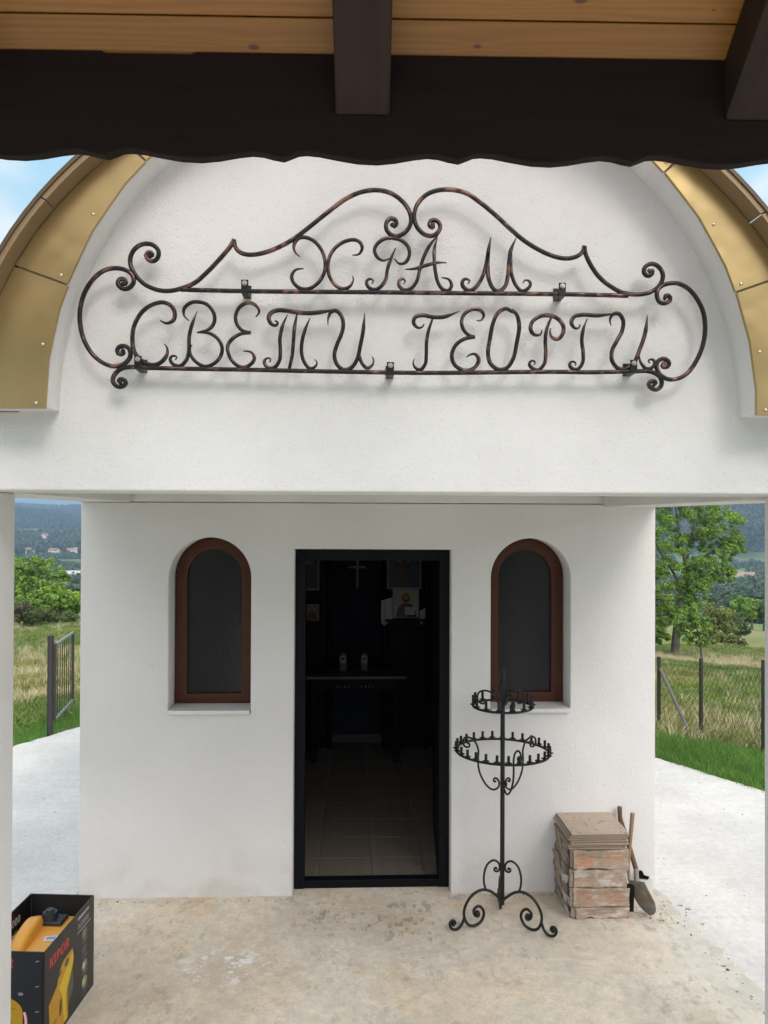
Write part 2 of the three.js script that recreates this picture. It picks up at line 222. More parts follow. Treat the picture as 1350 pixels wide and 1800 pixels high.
// ------------------------------------------------------------------ the chapel
const Z0 = -2.68, ZB = -4.70, CX = 0.176, SPRING = 2.597, RI = 1.163;
const rB = (a) => 1.185 + 0.185 * Math.pow(Math.abs(Math.cos(a)), 4);        // outline of the gilt band
const chapel = thing('chapel', 'small white plastered chapel with an arched front, open porch and gilt metal edging', 'chapel', [0, 0, 0]);
{
  // gable wall over the porch
  const s = new THREE.Shape([V2(-1.60, 2.331), V2(1.86, 2.331), V2(1.86, SPRING), ...arc(CX, SPRING, 1.30, 0, Math.PI, 64), V2(-1.60, SPRING)]);
  function V2(x, y) { return new THREE.Vector2(x, y); }
  mesh('gable_wall', uvBox(extrude(s, 0.32, 0.006)).translate(0, 0, Z0 - 0.32), M.stucco, chapel);
  // projecting arch of the roof, white inside
  const ringOuter = Array.from({ length: 65 }, (_, i) => { const a = i / 64 * Math.PI, r = rB(a) - 0.004; return V2(CX + Math.cos(a) * r, SPRING + Math.sin(a) * r); });
  const ring = new THREE.Shape([...ringOuter, ...arc(CX, SPRING, RI, Math.PI, 0, 64)]);
  mesh('arch_reveal', toCreasedNormals(uvBox(extrude(ring, 0.13, 0)).translate(0, 0, Z0), 0.5), M.plaster, chapel);
  // gilt sheets on its face, one by one
  const cuts = [-0.6, 20, 43, 66, 90, 114, 137, 160.5, 180.6]; const R = rng(5);
  for (let i = 0; i < 8; i++) {
    const a0 = (cuts[i] + 0.12) * Math.PI / 180, a1 = (cuts[i + 1] - 0.12) * Math.PI / 180, n = 5, o = [], q = [];
    for (let k = 0; k <= n; k++) { const a = lerp(a0, a1, k / n), f = 1 + (k % 2 ? 0.0015 : -0.001); o.push(V2(CX + Math.cos(a) * rB(a), SPRING + Math.sin(a) * rB(a))); q.push(V2(CX + Math.cos(a) * (RI - 0.009) * f, SPRING + Math.sin(a) * (RI - 0.009) * f)); }
    const sh = new THREE.Shape([...o, ...q.reverse()]); const gm = uvBox(extrude(sh, 0.013, 0.0015, 1)).translate(0, 0, Z0 + 0.1305 + R() * 0.002);
    const m = mesh('fascia_sheet', gm, M.gold, chapel);
    for (const t of [0.04, 0.5]) { const a = lerp(a0, a1, i < 4 ? t : 1 - t) , r = RI + 0.016 + R() * 0.006; mesh('screw', new THREE.SphereGeometry(0.0055, 10, 6).scale(1, 1, 0.6).translate(CX + Math.cos(a) * r, SPRING + Math.sin(a) * r, Z0 + 0.146), M.screw, m); }
  }
  // roof shell: sheets with a dark drip edge, running back over the chapel
  const roofBand = (a0, a1, r0, r1, zf, zb, mat, name, n = 8) => { const o = [], q = []; for (let k = 0; k <= n; k++) { const a = lerp(a0, a1, k / n); o.push(V2(CX + Math.cos(a) * (rB(a) + r1), SPRING + Math.sin(a) * (rB(a) + r1))); q.push(V2(CX + Math.cos(a) * (rB(a) + r0), SPRING + Math.sin(a) * (rB(a) + r0))); } return mesh(name, uvBox(extrude(new THREE.Shape([...o, ...q.reverse()]), zf - zb)).translate(0, 0, zb), mat, chapel); };
  const rc = [-1, 12, 29, 45, 62, 79, 101, 118, 135, 151, 168, 181];
  for (let i = 0; i < rc.length - 1; i++) roofBand((rc[i] + 0.1) * Math.PI / 180, (rc[i + 1] - 0.1) * Math.PI / 180, 0.001, 0.022, -2.465, -8.6, M.goldShaded, 'roof_sheet', 6);
  roofBand(-0.02, Math.PI + 0.02, 0.018, 0.03, -2.459, -2.49, M.edge, 'drip_edge', 60);
  // pillars and porch beams
  mesh('pillar', box(-1.60, -1.261, -0.02, 2.331, -2.99, -2.69, 0.008), M.plaster, chapel);
  mesh('pillar', box(1.597, 1.86, -0.02, 2.331, -2.99, -2.69, 0.008), M.plaster, chapel);
  mesh('porch_beam', box(-1.60, -1.310, 2.334, 2.60, ZB, -3.0, 0.004), M.plaster, chapel);
  mesh('porch_beam', box(1.517, 1.84, 2.317, 2.60, ZB, -3.0, 0.004), M.plaster, chapel);
  mesh('porch_ceiling', box(-1.60, 1.86, 2.58, 2.72, ZB - 3.6, -3.0), M.plaster, chapel);
  // entrance wall with its three openings
  const wl = new THREE.Shape([V2(-1.602, -0.02), V2(-0.348, -0.02), V2(-0.346, 2.058), V2(0.594, 2.056), V2(0.597, -0.02), V2(1.838, -0.02), V2(1.838, 2.333), V2(-1.602, 2.333)]);
  const hole = (cx, w, y0, ys) => { const h = new THREE.Path(); h.setFromPoints([V2(cx - w, y0), V2(cx + w, y0), ...arc(cx, ys, w, 0, Math.PI, 28)]); return h; };
  for (const cx of [-0.844, 1.075]) wl.holes.push(hole(cx, 0.242, 1.079, 1.884));
  mesh('entrance_wall', toCreasedNormals(uvBox(extrude(wl, 0.30, 0.007, 3, 28)), 0.6).translate(0, 0, ZB - 0.30), M.wallFront = new THREE.MeshStandardMaterial({ roughness: 0.93, bumpMap: fineBump, bumpScale: 0.003, map: (() => {
    const t = dataTex(1024, 768, (u, v) => { const x = -1.7 + u * 3.7, y = -0.05 + v * 2.5, n = fbm(x * 2.2, y * 2.2, 5, 6), s = fbm(x * 6, y * 6, 14, 4); let k = 0.69 * (0.94 + 0.12 * n); let c = [k, k * 0.975, k * 0.96];
      const dirt = smooth(0.30, 0.0, y - (s - 0.5) * 0.35) * 0.4 * smooth(0.35, 0.65, fbm(x * 5, y * 5, 44, 4)); c = c.map((q, i) => lerp(q, [0.46, 0.42, 0.36][i], dirt)); const fleck = smooth(0.955, 0.975, vnoise(x * 55, y * 55, 3.5)) * smooth(0.55, 0.7, fbm(x * 2, y * 2, 33, 2)); c = c.map((q) => q * (1 - 0.45 * fleck));
return c; }); t.wrapS = t.wrapT = THREE.ClampToEdgeWrapping; t.repeat.set(1 / 3.7, 1 / 2.5); t.offset.set(1.7 / 3.7, 0.05 / 2.5); return t; })() }), chapel);
  mesh('tie_beam', box(-1.60, 1.838, 2.3365, 2.60, ZB - 0.30, ZB - 0.004), M.plaster, chapel);
  mesh('side_wall', box(-1.60, -1.30, -0.02, 2.58, -8.2, -5.0), M.plaster, chapel);
  mesh('side_wall', box(1.538, 1.838, -0.02, 2.58, -8.2, -5.0), M.plaster, chapel);
  mesh('back_wall', box(-1.60, 1.838, -0.02, 2.58, -8.5, -8.2), M.plaster, chapel);
  mesh('vault_end_wall', uvBox(extrude(new THREE.Shape([...arc(CX, 2.72, 1.2, 0, Math.PI, 32)]), 0.2)).translate(0, 0, -8.5), M.plaster, chapel);
  // lining added inside, coloured near black to stand in for interior shade
  mesh('shade_lining', [box(-1.298, -1.285, 0, 2.57, -8.18, -5.02), box(1.523, 1.536, 0, 2.57, -8.18, -5.02), box(-1.28, 1.52, 0, 2.57, -8.195, -8.18), box(-1.28, 1.52, 2.555, 2.572, -8.17, -5.02)], M.interiorShade, chapel);
  // windows
  for (const [i, cx] of [-0.844, 1.075].entries()) {
    const fr = new THREE.Shape([V2(cx - 0.238, 1.106), V2(cx + 0.238, 1.106), ...arc(cx, 1.882, 0.238, 0, Math.PI, 32)]); fr.holes.push(hole(cx, 0.165, 1.166, 1.884));
    const f = mesh('window', toCreasedNormals(uvBox(extrude(fr, 0.06, 0.006, 2)), 0.6).translate(0, 0, -4.915), M.frameWood, chapel);
    const pn = new THREE.Shape([V2(cx - 0.172, 1.16), V2(cx + 0.172, 1.16), ...arc(cx, 1.884, 0.172, 0, Math.PI, 32)]);
    mesh('pane', uvBox(extrude(pn, 0.006)).translate(0, 0, -4.892), M.glass, f);
    const s = mesh('sill', box(cx - 0.239, cx + 0.239, 1.081, 1.105, -4.90, -4.672, 0.003), M.marble, f);
  }
  // black steel door frame and the leaf folded inwards
  const df = mesh('door_frame', [box(-0.343, -0.284, 0.0, 2.052, -4.86, -4.78, 0.003), box(0.532, 0.592, 0.0, 2.050, -4.86, -4.78, 0.003), box(-0.284, 0.532, 1.985, 2.050, -4.858, -4.782, 0.003), box(-0.284, 0.532, 0.0, 0.048, -4.85, -4.786, 0.003)], M.black, chapel);
  const leafG = box(-0.83, 0, 0.02, 1.98, -0.02, 0.02, 0.004); leafG.rotateY(-1.64).translate(0.553, 0.03, -4.885);
  const leaf = mesh('door_leaf', leafG, M.black, df); leaf.userData.label = 'black door leaf folded open to the inside';
}
// interior floor with its tiles
{
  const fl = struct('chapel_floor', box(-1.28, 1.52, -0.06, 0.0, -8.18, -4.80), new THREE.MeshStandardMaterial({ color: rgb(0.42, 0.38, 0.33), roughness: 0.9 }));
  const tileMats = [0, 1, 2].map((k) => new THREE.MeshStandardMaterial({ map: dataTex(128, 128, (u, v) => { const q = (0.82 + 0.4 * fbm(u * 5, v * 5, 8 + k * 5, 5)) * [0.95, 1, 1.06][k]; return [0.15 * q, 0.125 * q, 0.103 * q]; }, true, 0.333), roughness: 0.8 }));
  const tg = new RoundedBoxGeometry(0.329, 0.012, 0.329, 1, 0.002); let k = 0;
  for (let i = 0; i < 8; i++) for (let j = 0; j < 10; j++) { const x = -1.035 + 0.333 * i, z = -5.02 - 0.333 * j; if (x > 1.36 || z < -8.0) continue; const m = mesh('tile', tg, tileMats[(i * 7 + j * 3) % 3], fl); m.position.set(x + 0.0, 0.005, z); }
}

// ------------------------------------------------------------------ wrought iron lettering over the porch
{
  const sign = thing('iron_sign', 'wrought iron sign of cursive letters and scrolls on the gable wall above the porch', 'sign', [CX, SPRING + 0.3, Z0 + 0.06]); const D = 2.62, base = sign.position;
  const org = { A: [100, 310], B: [450, 310], C: [680, 310], D: [950, 400] };
  const path = (k, pts) => pts.map(([u, v]) => { const p = at(org[k][0] + u / 3.375, org[k][1] + v / 3.375, D); return p.sub(base); });
  const tone = (s, a, seed) => { const n = vnoise(s * 55, Math.cos(a) * 2.1 + 9, seed * 3.7), m = vnoise(s * 14, seed * 1.3, 4); const f = Math.max(0, Math.sin(a) * 0.5 + 0.5); const k = smooth(0.62, 0.9, n * 0.75 + m * 0.35) * (0.35 + 0.65 * f); return [lerp(0.017, 0.21, k), lerp(0.0155, 0.105, k), lerp(0.017, 0.08, k)]; };
  let seed = 1; const F = 0.0076, T = 0.0064;
  const main = (pts, o = {}) => rod(pts, F, { tone, seed: seed++, step: 0.007, ...o });
  const brush = (pts, t0 = 0.3, t1 = 0.3, r = T) => rod(pts, (t, s, L) => r * Math.min(lerp(t0, 1, clamp(s / 0.05)), lerp(t1, 1, clamp((L - s) / 0.05))), { tone, seed: seed++, step: 0.006 });
  const J = (...a) => a.flat();
  // frame
  mesh('scroll', main(path('A', [[383, 635], [400, 643], [410, 625], [392, 608], [368, 615], [364, 645], [392, 668], [428, 662], [455, 630], [450, 590], [410, 557], [350, 545], [285, 557], [220, 605], [165, 690], [138, 790], [140, 890], [165, 980], [215, 1060], [280, 1110], [340, 1127], [400, 1112], [435, 1070], [430, 1025], [395, 1005], [362, 1020], [362, 1050], [388, 1055], [398, 1038], [384, 1030]])), M.patina, sign);
  mesh('scroll', main(path('A', [[545, 470], [560, 478], [565, 458], [545, 450], [530, 468], [543, 495], [575, 503], [600, 480], [602, 440], [570, 408], [520, 400], [468, 425], [438, 475], [438, 530], [470, 590], [520, 640], [590, 672], [660, 680], [740, 665], [820, 630], [900, 560], [980, 475], [1030, 415], [1052, 375]])), M.patina, sign);
  mesh('scroll', main(J(path('A', [[1050, 378], [1062, 425], [1095, 455], [1160, 465], [1250, 447]]), path('B', [[170, 403], [240, 360], [330, 290], [430, 210], [540, 130], [630, 92], [720, 82], [800, 100], [870, 150], [912, 215], [918, 275], [895, 322], [850, 352], [808, 350], [774, 315], [774, 275], [798, 250], [828, 260], [832, 285], [815, 298], [804, 280]]))), M.patina, sign);
  mesh('scroll', main(J(path('B', [[1042, 280], [1056, 290], [1043, 304], [1028, 288], [1040, 262], [1070, 262], [1092, 290], [1085, 325], [1050, 352], [1000, 345], [955, 300], [938, 240], [955, 170], [1010, 110], [1080, 83]]), path('C', [[384, 80], [470, 100], [560, 160], [650, 235], [730, 310], [820, 385], [920, 445], [1010, 480], [1080, 487], [1140, 468], [1165, 440], [1171, 414]]))), M.patina, sign);
  mesh('scroll', main(path('D', [[261, 112], [266, 150], [300, 225], [350, 295], [410, 345], [475, 382], [520, 393], [580, 397], [640, 388], [690, 360], [720, 320], [725, 275], [700, 232], [660, 215], [620, 235], [615, 270], [640, 288], [665, 270], [655, 250], [640, 262]])), M.patina, sign);
  mesh('scroll', main(path('D', [[746, 424], [735, 415], [748, 402], [768, 410], [765, 437], [735, 450], [705, 440], [690, 402], [697, 370], [722, 346], [762, 332], [820, 333], [880, 365], [930, 425], [965, 500], [977, 590], [965, 690], [925, 790], [870, 865], [810, 898], [750, 898], [705, 865], [688, 820], [700, 790], [735, 778], [762, 800], [755, 825], [730, 828], [722, 812], [738, 803]])), M.patina, sign);
  mesh('bar', main([...path('A', [[735, 672], [1100, 681]]), ...path('B', [[500, 686], [1000, 691]]), ...path('C', [[1000, 699]]), ...path('D', [[300, 399], [520, 405]])]), M.patina, sign);
  mesh('bar', main(J(path('A', [[385, 1222], [368, 1222], [370, 1205], [395, 1205], [410, 1225], [392, 1246], [357, 1246], [332, 1216], [340, 1180], [380, 1143], [430, 1132], [560, 1137], [1100, 1147]]), path('B', [[500, 1159], [1000, 1166]]), path('C', [[1000, 1160]]), path('D', [[300, 859], [560, 853], [640, 853], [690, 870], [718, 905], [715, 940], [690, 962], [660, 955], [642, 933], [655, 912], [680, 915], [682, 933], [667, 930]]))), M.patina, sign);
  // letters
  const letter = (label, ...strokes) => { const m = mesh('letter', strokes, M.patina, sign); m.userData.label = label; };
  letter('letter Х of the upper row', brush(path('B', [[262, 478], [232, 450], [225, 410], [250, 370], [290, 362], [345, 385], [390, 440], [410, 510], [405, 570], [370, 630], [310, 668], [260, 663], [222, 630], [212, 590], [235, 555], [283, 547]])), brush(path('B', [[572, 468], [610, 462], [630, 425], [610, 385], [565, 377], [500, 400], [450, 450], [427, 520], [435, 590], [470, 645], [520, 668], [560, 650], [578, 610], [572, 593]])));
  letter('letter Р of the upper row', brush(path('B', [[828, 425], [800, 490], [780, 550], [770, 610], [740, 655], [700, 672], [665, 655], [655, 625], [675, 608], [697, 620], [687, 638]])), brush(path('B', [[792, 487], [755, 500], [720, 480], [703, 440], [720, 400], [765, 370], [820, 368], [870, 385], [905, 425], [908, 475], [885, 512], [850, 518], [820, 488]])));
  letter('letter А of the upper row', brush(path('B', [[1080, 350], [1030, 410], [995, 480], [970, 560], [955, 620], [920, 665], [880, 675], [850, 650], [850, 620], [870, 608], [887, 625], [874, 638]])), brush(path('B', [[1077, 358], [1058, 430], [1058, 500], [1065, 570], [1080, 630], [1105, 668], [1140, 678], [1160, 650], [1145, 612], [1100, 600]])), brush(path('B', [[885, 552], [940, 548], [1010, 528], [1080, 512], [1130, 512]])));
  letter('letter М of the upper row', brush(path('C', [[617, 362], [603, 440], [588, 530], [560, 610], [520, 665], [485, 678], [450, 650], [450, 620], [470, 608], [492, 622], [480, 638]]), 0.3, 0.3, 0.0072), brush(path('C', [[616, 364], [601, 450], [598, 540], [605, 610], [630, 665], [660, 682], [700, 655], [718, 590], [725, 510], [735, 440], [768, 362]]), 0.3, 0.2, 0.0072), brush(path('C', [[741, 430], [735, 520], [740, 580], [765, 645], [800, 680], [835, 668], [852, 640], [840, 618], [815, 618], [808, 635]])));
  letter('letter С of the lower row', brush(path('A', [[612, 855], [650, 872], [690, 855], [700, 815], [680, 770], [630, 748], [570, 760], [510, 800], [465, 870], [448, 950], [460, 1040], [500, 1090], [560, 1118], [610, 1108], [650, 1065], [655, 1020], [637, 993]]), 0.3, 0.2, 0.0072));
  letter('letter В of the lower row', brush(path('A', [[833, 800], [805, 870], [785, 950], [783, 1040], [765, 1095], [730, 1125], [690, 1115], [672, 1085], [685, 1065], [712, 1072], [702, 1090]]), 0.2), brush(path('A', [[783, 857], [755, 825], [755, 785], [790, 752], [835, 745], [890, 760], [930, 810], [935, 860], [905, 905], [830, 927]])), brush(path('A', [[830, 927], [905, 932], [955, 965], [980, 1015], [970, 1070], [930, 1112], [880, 1128], [830, 1105], [795, 1060], [792, 1015], [803, 1000]])));
  letter('letter Е of the lower row, in the first word', brush(path('A', [[1180, 835], [1200, 805], [1185, 770], [1140, 750], [1090, 770], [1062, 820], [1065, 870], [1100, 915], [1150, 928]]), 0.3, 0.9), brush(path('A', [[1150, 928], [1090, 935], [1040, 965], [1013, 1010], [1025, 1070], [1060, 1115], [1105, 1133], [1150, 1115], [1172, 1080], [1155, 1045], [1105, 1035]]), 0.9));
  letter('letter Т of the lower row', brush(path('B', [[112, 858], [130, 865], [118, 885], [90, 875], [75, 840], [90, 810], [130, 795], [180, 797], [240, 807], [310, 812], [390, 805], [470, 790]]), 0.4, 0.3, 0.0075), brush(path('B', [[188, 820], [160, 880], [142, 960], [145, 1040], [140, 1090], [115, 1130], [80, 1138], [50, 1110], [55, 1085], [80, 1078], [88, 1095], [76, 1100]]), 0.25), brush(path('B', [[245, 808], [228, 900], [222, 980], [215, 1060], [198, 1140]]), 0.4, 0.9), brush(path('B', [[322, 838], [295, 900], [275, 970], [270, 1040], [285, 1100], [320, 1140], [350, 1130], [362, 1105], [345, 1083]]), 0.2, 0.2));
  letter('letter И of the lower row, ending the first word', brush(path('B', [[427, 885], [428, 845], [445, 805], [475, 797], [505, 825], [518, 880], [505, 940], [480, 1000], [465, 1060], [480, 1115], [520, 1147], [565, 1135], [600, 1085], [620, 1000], [635, 920], [645, 810]]), 0.2, 0.2, 0.007), brush(path('B', [[615, 985], [610, 1050], [630, 1110], [660, 1138], [690, 1120], [697, 1090], [690, 1070]])));
  letter('letter Г of the lower row, starting the second word', brush(path('B', [[998, 875], [985, 895], [960, 898], [935, 870], [945, 835], [990, 825], [1050, 835], [1110, 835], [1170, 815], [1210, 800]]), 0.3, 0.2, 0.007), brush(path('B', [[1050, 838], [1025, 910], [1012, 980], [1010, 1060], [1005, 1110], [975, 1148], [945, 1135], [932, 1105], [942, 1080]]), 0.5, 0.2));
  letter('letter Е of the lower row, in the second word', brush(path('C', [[532, 855], [558, 855], [575, 825], [555, 795], [515, 788], [465, 812], [443, 860], [455, 910], [490, 945], [522, 952]]), 0.3, 0.9), brush(path('C', [[522, 952], [460, 965], [410, 1000], [385, 1060], [400, 1115], [440, 1145], [490, 1150], [530, 1125], [545, 1085], [525, 1055], [490, 1060], [473, 1075]]), 0.9, 0.25, 0.007));
  letter('letter О of the lower row', brush(path('C', [[748, 805], [705, 785], [660, 810], [630, 870], [612, 960], [600, 1050], [615, 1110], [660, 1145], [710, 1138], [750, 1080], [770, 990], [785, 890], [770, 820], [740, 792]]), 0.8, 0.8, 0.0072));
  letter('letter Р of the lower row', brush(path('C', [[978, 832], [950, 900], [940, 970], [942, 1050], [935, 1110], [900, 1148], [865, 1140], [845, 1115], [860, 1093], [882, 1105], [870, 1118]]), 0.5), brush(path('C', [[922, 910], [910, 938], [875, 940], [852, 905], [862, 865], [905, 832], [960, 825], [1010, 842], [1045, 885], [1045, 930], [1015, 965], [980, 955], [968, 925], [972, 900]]), 0.3, 0.3, 0.007));
  letter('letter Г of the lower row, before the last letter', brush(path('D', [[235, 573], [228, 595], [205, 597], [183, 565], [200, 530], [250, 518], [330, 522], [430, 513]]), 0.3, 0.4, 0.007), brush(path('D', [[278, 540], [255, 600], [245, 670], [253, 740], [250, 800], [225, 838], [195, 840], [172, 815], [185, 795], [212, 805], [205, 820]]), 0.25));
  letter('letter И of the lower row, last of the sign', brush(path('D', [[420, 583], [412, 550], [430, 515], [465, 512], [490, 550], [485, 610], [455, 670], [425, 730], [425, 790], [460, 835], [500, 840], [555, 800], [590, 720], [620, 630], [635, 520]]), 0.2, 0.2, 0.007), brush(path('D', [[582, 745], [595, 800], [625, 835], [655, 835], [678, 810], [670, 785], [645, 785], [640, 800], [653, 803]])));
  // brackets bolted to the wall
  for (const [px, py] of [[431, 505], [987, 510], [244, 638], [686, 649], [1112, 645]]) {
    const p = at(px, py, D).sub(base);
    const b = mesh('bracket', [box(p.x - 0.013, p.x + 0.013, p.y - 0.022, p.y + 0.022, -0.0595, -0.054, 0.001), box(p.x - 0.012, p.x + 0.012, p.y - 0.022, p.y - 0.014, -0.056, 0.009, 0.001), box(p.x - 0.012, p.x + 0.012, p.y - 0.022, p.y + 0.022, 0.0085, 0.0125, 0.001)], M.blackIron, sign);
    mesh('bolt', [new THREE.CylinderGeometry(0.0085, 0.0085, 0.003, 16).toNonIndexed().rotateX(Math.PI / 2).translate(p.x, p.y + 0.01, 0.0142), new THREE.CylinderGeometry(0.005, 0.0055, 0.006, 6).toNonIndexed().rotateX(Math.PI / 2).translate(p.x, p.y + 0.01, 0.018)], M.screw, b);
  }
}

// ------------------------------------------------------------------ timber canopy in front
{
  const can = thing('timber_canopy', 'dark timber canopy with a scalloped board and pine ceiling over the foreground', 'canopy', [0, 0, 0], -1.17 * Math.PI / 180); const C = inv(-2.28 + 1.17), q = (px, py, d) => at(px, py, d, C);
  const DF = 1.5, SL = 0.8, top = 3.135, x0 = -1.75, x1 = 1.85;                       // the ceiling meets the board at this height and rises towards the camera
  const cy = (d) => top + SL * (DF - d);
  const c0 = q(185, 272, DF), c3 = q(1115, 284, DF), per = (c3.x - c0.x) / 3, yb = (c0.y + c3.y) / 2, n0 = Math.floor((x0 - c0.x) / per) - 1;
  const prof2 = [[0, 0], [0.045, 0.006], [0.085, 0.0115], [0.13, 0.013], [0.2, 0.011], [0.3, 0.0045], [0.42, -0.002], [0.53, -0.0035], [0.63, 0.0], [0.74, 0.007], [0.82, 0.0105], [0.885, 0.0085], [0.94, 0.0035]];
  const low = []; for (let n = n0; n < n0 + 14; n++) for (const [t, y] of prof2) { const x = c0.x + (n + t) * per; if (x > x0 && x < x1) low.push(new THREE.Vector2(x, yb + y)); }
  const s = new THREE.Shape([new THREE.Vector2(x0, yb), ...low, new THREE.Vector2(x1, yb), new THREE.Vector2(x1, top - 0.003), new THREE.Vector2(q(345, 80, DF).x, top - 0.003), new THREE.Vector2(q(335, 80, DF).x, top - 0.0075), new THREE.Vector2(q(185, 80, DF).x, top - 0.0075), new THREE.Vector2(q(178, 80, DF).x, top - 0.003), new THREE.Vector2(x0, top - 0.003)]);
  mesh('fascia_board', uvBox(extrude(s, 0.026, 0.002, 1)).translate(0, 0, -DF - 0.026), M.darkWood, can);
  const ang = Math.atan(SL), sl = (d) => (DF - d) / Math.cos(ang);
  const slope = (g) => g.rotateX(-ang).translate(0, top, -DF);                          // local: x across, y off the ceiling, z up the slope towards the camera
  const ridge = sl(0.55);
  const pw = 0.094, knots = rng(8); let k = 0;
  const plankMats = [0, 1, 2, 3].map((i) => { const R = rng(70 + i), kn = Array.from({ length: 5 }, () => [R(), 0.15 + 0.7 * R(), 0.003 + R() * R() * 0.010]); return new THREE.MeshStandardMaterial({ roughness: 0.45, map: (() => { const t = dataTex(1024, 64, (u, v) => { const y = v * 0.094, x = u * 1.8; let w = fbm(x * 1.5, y * 18, i * 9 + 2, 3), dk = 0, push = 0; for (const [a, b, r] of kn) { const dx = (x - a * 1.8) / 2.2, dy = y - b * 0.094, e = Math.hypot(dx, dy); push += 0.5 * Math.exp(-(e * e) / (r * r * 6)) * Math.sign(dy || 1); dk = Math.max(dk, smooth(r * 1.0, r * 0.45, e * (1.2 + 0.5 * fbm(x * 90, y * 90, i, 2)))); } const g = fbm(x * 3, y * 420, 5 + i, 3), rr = 0.5 + 0.5 * Math.sin((y * 90 + w * 3 + push) * 6.283); const q2 = 0.30 * g + 0.22 * rr; const c = [0.345, 0.15, 0.027].map((b, n) => lerp(b * [1, 0.94, 1.05, 0.98][i], [0.17, 0.06, 0.014][n], q2 * 1.25)); return c.map((b, n) => lerp(b, [0.05, 0.02, 0.008][n], dk * 0.8)); }); t.repeat.set(1 / 1.8, 1 / 0.094); return t; })() }); });
  for (let z = -0.13; z < ridge; z += pw) { const g = box(x0, x1, 0.0, 0.02, z + 0.0012, z + pw - 0.0012, 0.003); const uv = g.attributes.uv; for (let i = 0; i < uv.count; i++) uv.setXY(i, uv.getX(i) + k * 0.77, uv.getY(i) - z); mesh('plank', slope(g), plankMats[k++ % 4], can); }
  const raf = (xc, w) => { const g = swapUV(box(xc - w / 2, xc + w / 2, -0.096, -0.002, 0.0, ridge, 0.004)), p = g.attributes.position; for (let i = 0; i < p.count; i++) if (p.getZ(i) < 0.1) p.setZ(i, p.getZ(i) + p.getY(i) * SL + 0.001); g.computeVertexNormals(); return mesh('rafter', slope(g), M.rafterWood, can); };
  raf(q(638, 100, DF).x, 0.104); raf(q(1270, 100, DF).x + 0.056, 0.104); raf(q(638, 100, DF).x * 2 - q(1270, 100, DF).x - 0.08, 0.104);
  // roof covering, rear slope, ridge and the posts that carry it
  mesh('roof_covering', slope(box(x0 - 0.05, x1 + 0.05, 0.0215, 0.05, -0.15, ridge + 0.03)), new THREE.MeshStandardMaterial({ color: rgb(0.16, 0.05, 0.03), roughness: 0.8 }), can);
  const yr = top + SL * (DF - 0.55);
  const rl = 0.42, rg = box(x0 - 0.05, x1 + 0.05, 0.0, 0.05, 0, rl + 0.04); rg.rotateX(-ang).rotateY(Math.PI).translate(x0 + x1, yr - rl * Math.sin(ang), -0.55 + rl * Math.cos(ang)); mesh('rear_slope', rg, M.rafterWood, can);
  for (const x of [-1.5, 1.6]) for (const z of [-DF + 0.10, -0.42]) mesh('post', box(x - 0.06, x + 0.06, -0.012, z < -1 ? top - 0.02 : yr - 0.12, z - 0.06, z + 0.06, 0.006), M.rafterWood, can);
}

